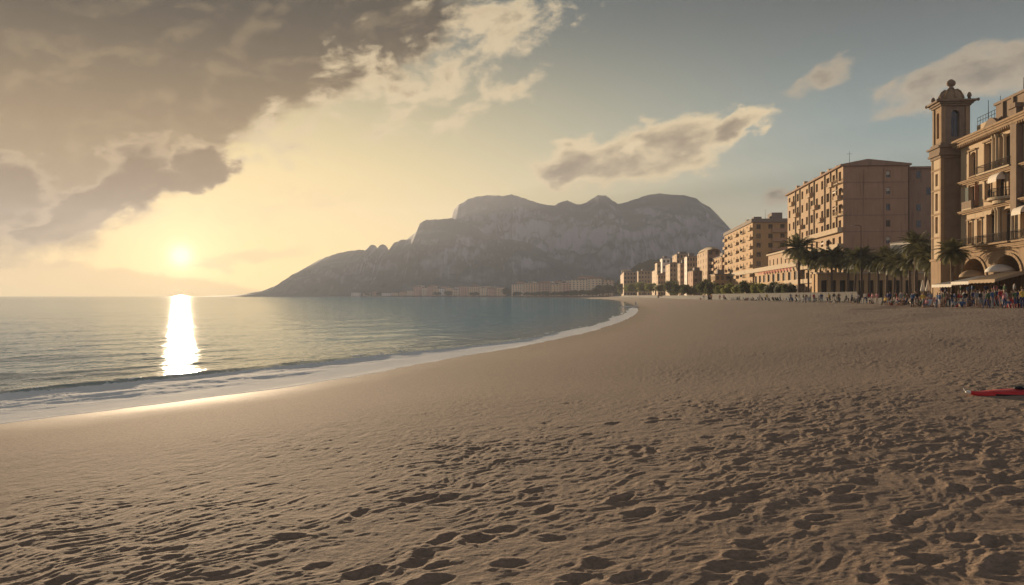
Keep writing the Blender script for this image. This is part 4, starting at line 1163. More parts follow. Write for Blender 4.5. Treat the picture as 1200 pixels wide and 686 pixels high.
def solve_far(px, s):
    t = (px - 600) / F; ys_ = np.linspace(850, 2750, 4000)
    return float(ys_[np.argmin(np.abs(shore_s(t * ys_, ys_) - s))])
far = [ # px0, px1, top, colour, roof, inland, label
 (411, 420, 343.0, 'white', 0, 30, 'tiny white house at the far left end of the bay town'),
 (425, 432, 343.8, 'cream', 0, 30, 'tiny low cream house, second from the far left end of the bay town'),
 (436, 441, 342.6, 'brown', 1, 40, 'tiny brown pitched roof house near the far left end of the bay town'),
 (447, 457, 343.3, 'white', 0, 30, 'low white house on the far waterfront, left of the pair of low tan sheds'),
 (459, 467, 343.0, 'tan', 0, 30, 'low tan shed, left one of a pair on the far waterfront'),
 (467.5, 476, 342.4, 'tan', 1, 40, 'low tan shed with a pitched roof, right one of a pair on the far waterfront'),
 (476.5, 484, 340.5, 'cream', 0, 40, 'small cream block stepping up at the left of the pink blocks'),
 (484, 493, 335.6, 'pink', 0, 40, 'tall pink block, leftmost of the tall blocks on the far waterfront'),
 (494, 500, 337.2, 'cream', 0, 45, 'narrow cream block wedged between two tall pink blocks'),
 (500.5, 507, 336.0, 'pink', 1, 40, 'tall pink block with a pitched roof, right of the narrow cream block'),
 (508, 514, 337.8, 'tan', 0, 45, 'narrow tan block, left of the sunlit white one on the far waterfront'),
 (514.5, 520, 338.0, 'white', 0, 40, 'narrow sunlit white block between tan ones on the far waterfront'),
 (521, 530, 337.0, 'tan', 0, 60, 'wide tan block in front of dark trees on the far waterfront'),
 (530.5, 537, 339.0, 'cream', 0, 40, 'low cream block left of the domed hall'),
 (537.5, 547, 335.2, 'pink', 0, 40, 'pink block directly left of the domed hall'),
 (547.5, 562, 335.5, 'tan', 2, 45, 'tan hall with a dark domed roof on the far waterfront'),
 (562.5, 570, 337.5, 'cream', 0, 40, 'cream block directly right of the domed hall'),
 (570.5, 580, 338.2, 'pink', 1, 40, 'low pink block with a pitched roof, right of the domed hall'),
 (580.5, 590.5, 336.4, 'tan', 0, 45, 'tan block left of the dark gap before the long terraces'),
 (599, 613, 332.8, 'cream', 0, 40, 'sunlit cream end block, left end of the long terraces on the bay'),
 (613.3, 630, 331.6, 'tan', 0, 42, 'long tan terrace next to the cream end block on the bay'),
 (630.3, 645, 331.2, 'brown', 1, 44, 'brown terrace with a pitched roof in the middle of the bay front'),
 (645.3, 657, 332.4, 'tan', 0, 42, 'low tan terrace right of the brown pitched one on the bay front'),
 (657.3, 668, 330.8, 'pink', 0, 44, 'pink terrace left of the taller cream blocks on the bay front'),
 (668.3, 688, 327.2, 'cream', 0, 60, 'tall wide cream block at the right of the bay front'),
 (688.3, 705, 326.2, 'cream', 1, 64, 'tall cream block with a pitched roof, right of the wide cream one'),
 (707, 719, 327.4, 'tan', 0, 80, 'sunlit tan block at the right end of the bay front, above dark trees'),
 (640, 660, 329.0, 'white', 0, 130, 'white block standing behind the brown terrace on the bay front'),
 (676, 696, 324.5, 'brown', 1, 140, 'dark brown block behind the two tall cream blocks on the bay front'),
 (488, 496, 334.2, 'cream', 0, 110, 'cream block peeping over the leftmost tall pink block'),
 (502, 511, 334.8, 'tan', 1, 120, 'tan pitched roof house peeping over the pink blocks on the far waterfront'),
 (516, 525, 335.4, 'pink', 0, 115, 'pink block behind the narrow sunlit white one on the far waterfront'),
 (532, 540, 336.4, 'white', 1, 110, 'small white pitched roof house behind the low cream block near the domed hall'),
 (564, 573, 335.2, 'tan', 0, 120, 'tan block peeping over the cream block right of the domed hall'),
 (575, 584, 335.6, 'white', 0, 115, 'white block behind the low pink pitched roof block'),
 (604, 614, 330.8, 'pink', 1, 120, 'pink pitched roof block behind the sunlit cream end block'),
 (618, 627, 329.4, 'cream', 0, 125, 'cream block peeping over the long tan terrace'),
 (648, 657, 330.2, 'tan', 1, 120, 'tan pitched roof block behind the low tan terrace on the bay front'),
 (660, 669, 328.2, 'cream', 0, 125, 'cream block peeping over the pink terrace on the bay front'),
 (696, 708, 325.4, 'pink', 0, 150, 'pink block peeping over the tall cream pitched roof block'),
]
for (a_, b_, top, colr, roof, s, label) in far:
    Y = solve_far((a_ + b_) / 2, s); x0, x1 = pxX(a_, Y), pxX(b_, Y); wd_ = x1 - x0; h = pxZ(top, Y) - GZ; dp = 16.0
    root = empty('far_block', ((x0 + x1) / 2, Y, GZ - 0.5), R(random.uniform(-22, -8))); tag(root, label, 'building', 'blocks of the far bay town')
    mb = MB(); hw = wd_ / 2
    mb.box(-hw, hw, 0, dp, 0, h * 0.97)
    n = max(1, int(wd_ / 14))
    for i in range(n):
        x = -hw + wd_ * (i + 0.5) / n; mb.box(x - wd_ / n * 0.22, x + wd_ / n * 0.22, -1.0, -0.02, h * 0.2, h * (0.8 + 0.15 * random.random()))
    mb.build('wall', FM[colr], root)
    r = MB(); zt = h * 0.97 + 0.01
    if roof == 0:
        r.box(-hw - 0.5, hw + 0.5, -0.8, dp + 0.5, zt, zt + 0.6)
        for i in range(3): x = random.uniform(-hw, hw - 3.5); r.box(x, x + 3, 3 + i * 3.1, 5.9 + i * 3.1, zt + 0.603, zt + 2 + random.random())
    elif roof == 1:
        b0 = [(-hw - 0.6, -0.8, zt), (hw + 0.6, -0.8, zt), (hw + 0.6, dp + 0.6, zt), (-hw - 0.6, dp + 0.6, zt)]; t0, t1 = (-hw + 3, dp / 2, zt + 3.5), (hw - 3, dp / 2, zt + 3.5)
        for f in ([b0[0], b0[1], t1, t0], [b0[1], b0[2], t1], [b0[2], b0[3], t0, t1], [b0[3], b0[0], t0], b0[::-1]): r.face(f)
    else:
        r.lathe([(hw * 0.7, zt), (hw * 0.66, zt + 2), (hw * 0.5, zt + 5), (hw * 0.25, zt + 7), (0.5, zt + 8)], 16, 0, 0, dp / 2); 
    r.build('roof', M['tile' if roof == 1 else ('stone_dark' if roof == 2 else 'roof')], root)

# the dark rock line at the foot of the far waterfront
pts = [(px, solve_far(px, 12)) for px in range(408, 600, 6)]
mb = MB(); rr_ = random.Random(9)
prev = None
for px, Y in pts:
    X = pxX(px, Y); h = rr_.uniform(1.6, 4.0); c_ = [(X, Y, -0.5), (X, Y + 3, h), (X, Y + 9, h * 0.9), (X, Y + 14, -0.5)]
    if prev:
        for k in range(3): mb.face([prev[k], c_[k], c_[k + 1], prev[k + 1]])
    prev = c_
tag(mb.build('breakwater', [M['stone_dark']]), 'long dark rock breakwater at the foot of the far waterfront', 'breakwater')
# ------------------------------------------------------------------ trees
def leaf_mat(name, c0, c1):
    m, nt, b = new_mat(name)
    ge = nt.nodes.new('ShaderNodeNewGeometry'); oi = nt.nodes.new('ShaderNodeObjectInfo')
    n = nnoise(nt, ge.outputs['Position'], 0.6, 3, 0.6)
    f = NX(nt, n.outputs['Fac']) * 0.7 + NX(nt, oi.outputs['Random']) * 0.35
    c = mixcol(nt, f.clamp(), c0, c1)
    nt.links.new(c, b.inputs['Base Color']); b.inputs['Roughness'].default_value = 0.7; b.inputs['Specular IOR Level'].default_value = 0.25
    tr = nt.nodes.new('ShaderNodeBsdfTranslucent'); mx = nt.nodes.new('ShaderNodeMixShader'); mx.inputs[0].default_value = 0.35
    nt.links.new(c, tr.inputs['Color']); nt.links.new(b.outputs[0], mx.inputs[1]); nt.links.new(tr.outputs[0], mx.inputs[2])
    nt.links.new(mx.outputs[0], nt.nodes['Material Output'].inputs['Surface'])
    return m
M['palm_leaf'] = leaf_mat('palm frond', (0.060, 0.064, 0.026), (0.160, 0.145, 0.064))
M['palm_dead'] = plain('dry palm skirt', (0.16, 0.105, 0.06), 0.95, 0.3, 2.0)
M['palm_trunk'] = plain('palm trunk', (0.115, 0.080, 0.055), 0.95, 0.3, 2.5, bump=0.6)
M['pine_leaf'] = leaf_mat('pine foliage', (0.10, 0.115, 0.028), (0.27, 0.26, 0.08))
M['bush_leaf'] = leaf_mat('dark tree foliage', (0.042, 0.052, 0.022), (0.115, 0.120, 0.048))
M['bark'] = plain('bark', (0.10, 0.075, 0.055), 0.95, 0.3, 2.0)

def palm_crown(seed, nf=46, L=3.0):
    rnd = random.Random(seed); mb = MB()
    for i in range(nf):
        az = rnd.random() * 2 * math.pi; el = R(rnd.uniform(-42, 78)); ln = L * rnd.uniform(0.8, 1.1) * (0.85 if el > 1 else 1)
        p = Vector((0.12 * math.cos(az), 0.12 * math.sin(az), 0.0)); n = 11; pts = []
        for k in range(n + 1):
            f = k / n; e = el - (0.75 + 0.5 * math.cos(el)) * f ** 1.5
            pts.append(p.copy()); p = p + Vector((math.cos(az) * math.cos(e), math.sin(az) * math.cos(e), math.sin(e))) * ln / n
        side = Vector((-math.sin(az), math.cos(az), 0))
        mb.ring(pts, [0.05 * (1 - 0.8 * k / n) for k in range(n + 1)], 3, 0, False, False)
        for k in range(2, n + 1):
            d = (pts[k] - pts[k - 1]).normalized(); upv = side.cross(d) * -1
            for half in (0.0, 0.5):
                q = pts[k - 1].lerp(pts[k], half); ll = 0.62 * math.sin(math.pi * (0.12 + 0.80 * k / n)) ** 0.7 * L / 3
                for s in (-1, 1):
                    tip = q + side * s * ll * 0.86 + d * ll * 0.55 - Vector((0, 0, 1)) * ll * rnd.uniform(0.15, 0.5)
                    wv = d * 0.065
                    mb.face([q - wv, q + wv, tip + wv * 0.3, tip - wv * 0.3], 0)
    return mb.mesh('crown', [M['palm_leaf']])
def palm_skirt(seed):
    rnd = random.Random(seed); mb = MB()
    for i in range(40):
        az = rnd.random() * 2 * math.pi; r = rnd.uniform(0.25, 0.45); ln = rnd.uniform(0.6, 1.4); z = rnd.uniform(-0.5, 0.15)
        a = Vector((0.18 * math.cos(az), 0.18 * math.sin(az), z)); b_ = Vector((r * math.cos(az), r * math.sin(az), z - ln)); s = Vector((-math.sin(az), math.cos(az), 0)) * 0.09
        mb.face([a - s, a + s, b_ + s * 0.4, b_ - s * 0.4])
    return mb.mesh('dead_fronds', [M['palm_dead']])
def palm_trunk(seed, H, r):
    rnd = random.Random(seed); mb = MB(); n = int(H / 0.28); lx, ly = rnd.uniform(-0.25, 0.25), rnd.uniform(-0.25, 0.25)
    pts = []; rad = []
    for k in range(n + 1):
        f = k / n; pts.append((lx * math.sin(f * 2.2), ly * math.sin(f * 2.0), H * f)); rad.append(r * (1.35 - 0.5 * min(1, f * 6) + (0.10 if k % 2 else 0)) * (1.25 if f > 0.93 else 1))
    mb.ring(pts, rad, 9, 0, True); return mb.mesh('trunk', [M['palm_trunk']]), pts[-1]
CROWNS = [palm_crown(i, 66, 3.0) for i in range(4)]; SKIRTS = [palm_skirt(i) for i in range(3)]
palms = [ # px, distance, crown middle y, crown scale, label
 (937, 188, 290, 1.28, 'big bushy palm at the left end of the promenade row'),
 (947.5, 196, 300, 0.95, 'palm tucked directly behind the big bushy one at the left end'),
 (956, 186, 303, 0.85, 'small palm in front of the brick block, right of the big bushy pair'),
 (962, 192, 301, 0.80, 'slim palm between the small palm and the thick double trunk'),
 (975, 178, 300, 1.02, 'thick palm, left one of the close pair below the brick corner'),
 (979.5, 184, 302, 0.9, 'thinner palm, right one of the close pair below the brick corner'),
 (986, 190, 303, 0.8, 'thin palm just right of the close pair, under the brick wall'),
 (994, 176, 303, 0.92, 'palm with a sparse crown under the brick wall, left of the street lamp'),
 (1001, 170, 305, 0.82, 'low palm immediately left of the street lamp'),
 (1010, 164, 301, 1.0, 'full palm standing at the foot of the street lamp'),
 (1019, 172, 305, 0.8, 'short palm immediately right of the street lamp'),
 (1029, 160, 306, 0.85, 'low dense palm left of the white billboard'),
 (1039, 156, 303, 1.0, 'full palm below the left edge of the white billboard'),
 (1047.5, 152, 306, 0.85, 'low palm below the middle of the white billboard'),
 (1056, 148, 308, 0.9, 'low palm below the right edge of the white billboard'),
 (1067.5, 140, 304, 0.85, 'slender palm right of the white billboard, under the tallest palm'),
 (1074, 136, 286, 1.12, 'tallest palm, right of the white billboard'),
 (1084, 131, 297, 1.0, 'arching palm left of the bell tower base'),
 (1094, 124, 306, 0.85, 'low palm growing against the bell tower base'),
 (1117, 105.5, 293, 0.82, 'dark palm in front of the bell tower, beside the first arch'),
]
for i, (px, Y, cy, s, label) in enumerate(palms):
    X = pxX(px, Y); H = pxZ(cy, Y) - GZ - 0.2
    o = empty('palm_tree', (X, Y, GZ), random.random() * 6); tag(o, label, 'palm', 'palms along the promenade')
    tm, top = palm_trunk(i, H, 0.24 if s < 1.1 else 0.32); link('trunk', tm, o)
    c = link('crown', CROWNS[i % 4], o); c.location = top; k = s * (1.15 if Y > 150 else 0.98) ; c.scale = (k, k, k * random.uniform(0.9, 1.1)); c.rotation_euler = (0, 0, random.random() * 6)
    d_ = link('dead_fronds', SKIRTS[i % 3], o); d_.location = top; d_.scale = (s, s, s)

def crown_mesh(seed, mat, rx, rz, n, leaf, flat):
    """leaf clumps spread through an uneven volume of overlapping lobes"""
    rnd = random.Random(seed); mb = MB()
    lobes = [(Vector((rnd.uniform(-0.6, 0.6) * rx, rnd.uniform(-0.6, 0.6) * rx, rnd.uniform(-0.35, 0.45) * rz)), rnd.uniform(0.32, 0.58)) for _ in range(11)]
    for i in range(n):
        c, r = rnd.choice(lobes)
        d = Vector((rnd.gauss(0, 1), rnd.gauss(0, 1), rnd.gauss(0, 1))).normalized() * (rnd.random() ** 0.4) * r
        p = c + Vector((d.x * rx, d.y * rx, d.z * rz))
        if flat and p.z < -0.25 * rz: p.z = -0.25 * rz + rnd.uniform(-0.1, 0.1)
        a = Vector((rnd.gauss(0, 1), rnd.gauss(0, 1), rnd.gauss(0, 1))).normalized(); b_ = a.orthogonal().normalized(); k = leaf * rnd.uniform(0.6, 1.4)
        mb.face([p - a * k, p + b_ * k * 0.55, p + a * k, p - b_ * k * 0.55], 0)
    return mb.mesh('crown', [mat])
def tree_trunk(seed, h, r, spread):
    rnd = random.Random(seed); mb = MB()
    mb.ring([(0, 0, 0), (0.05, 0.02, h * 0.5), (0.0, 0.05, h)], [r * 1.3, r, r * 0.8], 8)
    for i in range(6):
        az = i * 1.05 + rnd.random(); l = spread * rnd.uniform(0.5, 0.9)
        mb.ring([(0, 0, h * 0.75), (math.cos(az) * l * 0.5, math.sin(az) * l * 0.5, h * 1.05), (math.cos(az) * l, math.sin(az) * l, h * 1.35)], [r * 0.6, r * 0.4, r * 0.15], 5)
    return mb.mesh('trunk', [M['bark']])
PINE = [crown_mesh(100 + i, M['pine_leaf'], 1.0, 0.55, 2800, 0.085, False) for i in range(3)]
BUSH = [crown_mesh(200 + i, M['bush_leaf'], 1.0, 0.85, 2200, 0.085, False) for i in range(3)]
far_trees = [(430, 342.5, 3, 'tiny dark tree at the far left of the bay town'), (444, 342, 3, 'tiny dark tree next to the low white house on the far waterfront'),
 (512, 341.5, 4, 'dark tree in front of the narrow tan block on the far waterfront'), (556, 341.8, 4, 'dark tree in front of the domed hall'),
 (607, 341.5, 5, 'dark tree in front of the sunlit cream end block'), (618, 342, 5, 'dark tree in front of the left part of the long tan terrace'),
 (628, 341.5, 5, 'dark tree in front of the right part of the long tan terrace'), (640, 341, 5, 'dark tree in front of the brown terrace on the bay front'),
 (651, 341.5, 5, 'dark tree in front of the low tan terrace on the bay front'), (662, 340.5, 5.5, 'dark tree in front of the pink terrace on the bay front'),
 (674, 339.5, 6, 'dark tree in front of the left half of the wide cream block'), (685, 339, 6, 'dark tree in front of the right half of the wide cream block'),
 (695, 337, 6, 'dark tree in front of the tall cream pitched roof block')]
trees = [(a_, b_, c_, 1, 25, d_) for a_, b_, c_, d_ in far_trees] + [ # px, top y, half width px, kind, offset inland, label
 (703, 333, 7, 1, 25, 'dark tree below the sunlit tan block at the right end of the bay front'),
 (713, 332, 7.5, 1, 25, 'dark tree left of the round cornered block'),
 (594, 336, 4, 1, 45, 'dark tree in the gap between the far waterfront blocks and the long terraces'),
 (525, 340.5, 4, 1, 30, 'dark tree on the far waterfront in front of the wide tan block'),
 (732, 331, 7, 1, 5, 'dark tree at the foot of the round cornered block'),
 (742, 328, 9, 0, 5, 'yellow green umbrella pine, leftmost of the umbrella pines'),
 (755, 326.5, 10, 0, 6, 'yellow green umbrella pine, second from the left, with a broad crown'),
 (768, 326.5, 10, 0, 5, 'yellow green umbrella pine in front of the low cream block'),
 (778, 328.5, 8, 0, 6, 'yellow green umbrella pine, rightmost of the umbrella pines'),
 (786, 327, 7, 1, 4, 'dark tree right of the umbrella pines'),
 (796, 331, 7, 1, 4, 'low dark tree below the white edge strip'),
 (808, 332, 7.5, 1, 4, 'low dark tree left of the big round bush'),
 (826, 326, 10, 1, 4, 'big round dark green tree below the rounded roof block'),
 (835, 329, 8, 1, 5, 'dark green tree right of the big round one'),
 (846, 329, 7, 0, 4, 'leafy tree at the left end of the hedge row below the terrace building'),
 (856, 328, 7.5, 0, 4, 'leafy tree, second from the left in the hedge row'),
 (866, 327, 7.5, 0, 4, 'leafy tree, third from the left in the hedge row, fuller than its neighbours'),
 (876, 326.5, 7.5, 1, 4, 'dark leafy tree in the middle of the hedge row'),
 (886, 327, 7.5, 0, 4, 'leafy tree right of the dark one in the hedge row'),
 (895, 326, 7.5, 0, 4, 'rounded leafy tree near the right end of the hedge row'),
 (905, 328, 7.5, 1, 5, 'dark leafy tree at the right end of the hedge row'),
 (914, 330, 6.5, 1, 5, 'small dark tree between the hedge row and the big bushy palm'),
 (924, 331, 6.5, 1, 6, 'low dark bushy tree directly left of the big bushy palm'),
]
for i, (px, top, hw, kd, off, label) in enumerate(trees):
    if px < 698: Y = solve_far(px, 33 if off > 30 else 22); X = pxX(px, Y)
    elif px < 725: X, Y = at_edge(px, off, 840, 1250)
    else: X, Y = at_edge(px, off, 120, 1000)
    zt = pxZ(top, Y); H = zt - GZ; rx = hw / F * Y * 1.35
    o = empty('umbrella_pine' if (kd == 0 and px < 800) else 'leafy_tree', (X, Y, GZ), random.random() * 6); tag(o, label, 'tree', 'trees behind the beach')
    rz = H * (0.46 if kd == 0 and px < 800 else 0.52)
    link('trunk', tree_trunk(i, H * 0.5, max(0.18, H * 0.025), rx * 0.6), o)
    c = link('crown', (PINE if kd == 0 else BUSH)[i % 3], o); c.location = (0, 0, H - rz * (1.05 if kd == 0 else 0.95)); c.scale = (rx, rx, rz * 1.25); c.rotation_euler = (0, 0, i * 1.3)
# ------------------------------------------------------------------ seawall, lamps, billboard, canopies
M['seawall'] = plain('grey seawall concrete', (0.075, 0.070, 0.064), 0.9, 0.2, 0.8, stain=0.4)
def strip_wall(name, label, y0, y1, n, off, z1, th, mat, group=None, z0=0.9):
    ya = np.linspace(y0, y1, n + 1)
    a = [(wx(y) + off, y) for y in ya]; b_ = [(wx(y) + off + th, y) for y in ya]
    mb = MB(); mb.prism(a + b_[::-1], z0, z1)
    cap = [(x - 0.08, y) for x, y in a] + [(x + 0.08, y) for x, y in b_[::-1]]
    mb2 = MB(); mb2.prism(cap, z1 + 0.003, z1 + 0.14)
    o = mb.build(name, [M[mat]]); tag(o, label, 'wall', group); mb2.build('coping', [M['seawall']], o); return o
strip_wall('seawall', 'long grey concrete seawall behind the row of beach chairs, below the palms', 137, 300, 24, -0.25, 3.2, 0.3, 'seawall')
strip_wall('beach_wall', 'low grey wall at the back of the far beach, below the hedge row', 305, 520, 14, -1.2, 2.75, 0.5, 'seawall')
strip_wall('beach_wall', 'thin grey wall along the farthest curve of the beach below the umbrella pines', 560, 860, 14, -0.8, 3.0, 0.4, 'seawall')

def street_lamp(px, Y, top, label, arm=-1):
    o = empty('street_lamp', (pxX(px, Y), Y, GZ)); tag(o, label, 'street lamp', 'street lamps on the promenade'); H = pxZ(top, Y) - GZ
    t = MB(); t.ring([(0, 0, 0), (0, 0, 0.9), (0, 0, 0.92), (0, 0, H)], [0.13, 0.12, 0.085, 0.05], 8); t.build('pole', M['iron'], o)
    t = MB(); t.ring([(0, 0, H - 0.1), (0.5 * arm, 0, H + 0.15), (1.1 * arm, 0, H + 0.12)], [0.045, 0.04, 0.035], 6); t.build('arm', M['iron'], o)
    t = MB(); t.box(min(1.05 * arm, 1.6 * arm), max(1.05 * arm, 1.6 * arm), -0.12, 0.12, H + 0.02, H + 0.14); t.build('lamp_head', M['concrete'], o)
street_lamp(1009, 150, 265, 'tall thin street lamp in front of the blank brick wall')
street_lamp(941, 205, 306, 'short street lamp showing beside the big bushy palm', 1)
street_lamp(829, 330, 318, 'distant street lamp in front of the rounded roof block', 1)

Y = 158.0; o = empty('billboard', (pxX(1043, Y), Y, GZ), R(-80)); tag(o, 'bright white billboard on posts above the palms, beside the bell tower', 'billboard')
zb0, zb1 = pxZ(304, Y) - GZ, pxZ(286, Y) - GZ
t = MB(); t.face([(0, 0, zb0 + 0.2), (5.8, 0, zb0 - 0.9), (5.8, 0, zb1), (0, 0, zb1)]); t.face([(0, 0.15, zb0 + 0.2), (0, 0.15, zb1), (5.8, 0.15, zb1), (5.8, 0.15, zb0 - 0.9)])
for a_, b_ in (((0, zb0 + 0.2), (5.8, zb0 - 0.9)), ((5.8, zb0 - 0.9), (5.8, zb1)), ((5.8, zb1), (0, zb1)), ((0, zb1), (0, zb0 + 0.2))):
    t.face([(a_[0], 0, a_[1]), (a_[0], 0.15, a_[1]), (b_[0], 0.15, b_[1]), (b_[0], 0, b_[1])])
t.build('panel', M['white'], o)
for x in (0.6, 5.2):
    t = MB(); t.ring([(x, 0.28, 0), (x, 0.28, zb1 - 0.2)], [0.11, 0.11], 8); t.build('post', M['iron'], o)
t = MB(); t.box(-0.1, 5.9, -0.05, 0.2, zb1 + 0.003, zb1 + 0.22); t.build('trim', M['concrete'], o)
# low arcade behind the palms
Yp = 181.0; pv = empty('colonnade', (pxX(958, Yp), Yp, GZ), R(-6)); tag(pv, 'low tan colonnade behind the palm trunks at the foot of the brick block', 'colonnade')
Lp = 31.0; mb = MB(); ops = [(0.8 + i * 1.9, 0.8 + i * 1.9 + 1.15, 0.0, 3.6) for i in range(16)]
facade(mb, (0, 0, 0), (1, 0, 0), Lp, 0, 5.0, ops, 0.6, 0); facade(mb, (0, 5, 0), (0, -1, 0), 5, 0, 5.0, [], 0.2, 0); mb.face([(0, 0, 5), (Lp, 0, 5), (Lp, 5, 5), (0, 5, 5)])
mb.build('wall', [M['ochre']], pv); t = MB(); t.box(0.1, Lp, 0.62, 0.72, 0, 4.9); t.build('back_wall', M['dark'], pv); t = MB(); t.box(-0.3, Lp, -0.3, 5.1, 5.003, 5.3); t.build('roof', M['pale_stone'], pv)

def canopy(u0, u1, x0, x1, z_in, z_out, mt, label):
    L = Vector((math.sin(-RB), math.cos(-RB), 0)); I = Vector((L.y, -L.x, 0))
    o = empty('canopy', PA, RB); tag(o, label, 'canopy', 'cafe canopies below the palazzo')
    t = MB(); n = 7
    for i in range(n):
        a_, b_ = u0 + (u1 - u0) * i / n, u0 + (u1 - u0) * (i + 1) / n; m_ = (a_ + b_) / 2
        for (p, q, sp, sq) in ((a_, m_, 0, -0.12), (m_, b_, -0.12, 0)):
            t.face([(x0, -q, z_out + sq * 0.3), (x1, -q, z_in + sq), (x1, -p, z_in + sp), (x0, -p, z_out + sp * 0.3)])
        t.face([(x0, -b_, z_out), (x0, -a_, z_out), (x0 - 0.02, -a_, z_out - 0.32), (x0 - 0.02, -m_, z_out - 0.40), (x0 - 0.02, -b_, z_out - 0.32)])
    t.face([(x0, -u0, z_out), (x1, -u0, z_in), (x1, -u0, z_in - 0.3), (x0, -u0, z_out - 0.3)])
    t.face([(x0, -u1, z_out), (x0, -u1, z_out - 0.3), (x1, -u1, z_in - 0.3), (x1, -u1, z_in)])
    t.build('cover', M[mt], o)
    for x in (x0 + 0.08, x1 - 0.1):
        for u in (u0 + 0.15, u1 - 0.15):
            t = MB(); t.ring([(x, -u, 0), (x, -u, (z_out if x < (x0 + x1) / 2 else z_in) - 0.12)], [0.05, 0.05], 6); t.build('post', M['iron'], o)
canopy(0.3, 6.6, -3.7, -0.6, 2.35, 1.75, 'canvas', 'long off white cafe canopy beside the foot of the bell tower')
canopy(6.9, 12.0, -3.9, -0.7, 2.75, 2.0, 'canvas', 'off white cafe canopy in front of the pier between the two arches')
canopy(12.4, 19.0, -4.1, -0.7, 3.05, 2.1, 'canvas_brown', 'tan cafe canopy at the right edge below the second arch')
def parasol(u, x, z, r, mt, label):
    o = empty('parasol', PA + Matrix.Rotation(RB, 3, 'Z') @ Vector((x, -u, 0)), RB); tag(o, label, 'parasol', 'parasols in front of the arcade')
    t = MB(); n = 12; t.ring([(0, 0, 0), (0, 0, z + 0.9)], [0.035, 0.03], 6); t.build('pole', M['wood'], o)
    t = MB(); t.lathe([(r, z), (r * 0.92, z + 0.32), (r * 0.7, z + 0.62), (r * 0.4, z + 0.82), (0.05, z + 0.92)], n); t.build('cover', M[mt], o)
parasol(3.6, -0.1, 2.65, 1.5, 'canvas_brown', 'brown domed parasol in front of the left arch')
parasol(11.8, -0.4, 3.05, 1.6, 'canvas', 'pale tan domed parasol in front of the right arch')

for px, Yy, lab in ((1081.5, 119, 'closed white parasol standing in the crowd left of the tower base, left one of two'), (1087.5, 118, 'closed white parasol standing in the crowd left of the tower base, right one of two')):
    o = empty('parasol', (pxX(px, Yy), Yy, GZ)); tag(o, lab, 'parasol', 'closed parasols by the tower')
    t = MB(); t.ring([(0, 0, 0), (0, 0, 2.6)], [0.035, 0.03], 6); t.build('pole', M['wood'], o)
    t = MB(); t.lathe([(0.30, 0.95), (0.34, 1.2), (0.22, 1.7), (0.10, 2.35), (0.04, 2.55)], 9); t.build('cover', M['canvas'], o)

# ------------------------------------------------------------------ red rescue board on the near sand
M['red_hull'] = plain('red hull plastic', (0.52, 0.022, 0.022), 0.45, 0.3, 5.0, stain=0.4, spec=0.4)
M['black_rubber'] = plain('black rubber', (0.022, 0.022, 0.025), 0.6, 0.2)
M['navy_cloth'] = plain('navy cloth', (0.045, 0.055, 0.12), 0.85, 0.2, 3.0)
M['white_paint'] = plain('white paint', (0.72, 0.68, 0.60), 0.5, 0.08)
Yk = 14.3
kx, kz = pxX(1131.5, Yk), sand_z(pxX(1150, Yk), Yk)
kay = empty('kayak', (kx, Yk, kz - 0.03), R(-4)); tag(kay, 'red kayak with a white upturned bow lying on the near sand at the right', 'kayak')
secs = []
LK = 3.1; nk = 48; npr = 12
for i in range(nk + 1):
    f = i / nk; x = LK * f
    wd_ = 0.34 * (math.sin(math.pi * min(1, 0.004 + f * 0.99)) ** 0.7); rock = 0.07 * max(0, 1 - f / 0.08) ** 1.4 + 0.10 * max(0, (f - 0.86) / 0.14) ** 2
    hh = 0.145 * (0.10 + 0.90 * math.sin(math.pi * min(1, 0.004 + f)) ** 0.42)
    ring_ = []
    for k in range(npr):
        th = 2 * math.pi * k / npr; c_, s_ = math.cos(th), math.sin(th)
        ring_.append((x, wd_ * (abs(c_) ** 0.7) * (1 if c_ > 0 else -1), rock + hh * (0.5 + 0.5 * (abs(s_) ** 0.75) * (1 if s_ > 0 else -1))))
    secs.append(ring_)
t = MB(); b0 = len(t.v)
for r_ in secs:
    for p in r_: t.vert(p)
for i in range(nk):
    for k in range(npr):
        q = (k + 1) % npr; t.f.append([i * npr + k, (i + 1) * npr + k, (i + 1) * npr + q, i * npr + q]); 
        t.m.append(1 if i < 1 else 0); t.sm.append(True)
t.f.append(list(range(npr))); t.m.append(1); t.sm.append(False); t.f.append([nk * npr + k for k in range(npr)][::-1]); t.m.append(0); t.sm.append(False)
t.build('hull', [M['red_hull'], M['white_paint']], kay)
t = MB(); t.ring([(LK * f, -0.352 * (math.sin(math.pi * min(1, 0.004 + f * 0.99)) ** 0.7), 0.055) for f in (0.13, 0.2, 0.28, 0.36, 0.44, 0.52)], [0.012] * 6, 6); t.build('rub_strip', M['black_rubber'], kay)
t = MB(); t.lathe([(0.08, 0.135), (0.08, 0.155), (0.06, 0.175), (0.04, 0.18)], 12, 0, 0.86, 0.0); t.lathe([(0.045, 0.13), (0.045, 0.17), (0.02, 0.18)], 8, 0, 1.0, 0.02); t.build('hatch', M['black_rubber'], kay)
t = MB(); t.box(1.50, 2.55, -0.22, 0.22, 0.118, 0.163); t.box(2.45, 2.55, -0.2, 0.2, 0.164, 0.24); t.build('seat', M['navy_cloth'], kay)
for x in (1.42, 1.52):
    t = MB(); pts = [(x, 0.36 * math.cos(th), 0.072 + 0.092 * math.sin(th)) for th in [math.pi * k / 10 for k in range(-1, 12)]]; t.ring(pts, [0.022] * len(pts), 5); t.build('strap', M['navy_cloth'] if x < 1.5 else M['white_paint'], kay)
t = MB(); t.ring([(0.03, 0, 0.075), (-0.02, 0, 0.11), (-0.03, 0.01, 0.14)], [0.012, 0.010, 0.006], 5); t.build('bow_loop', M['white_paint'], kay)

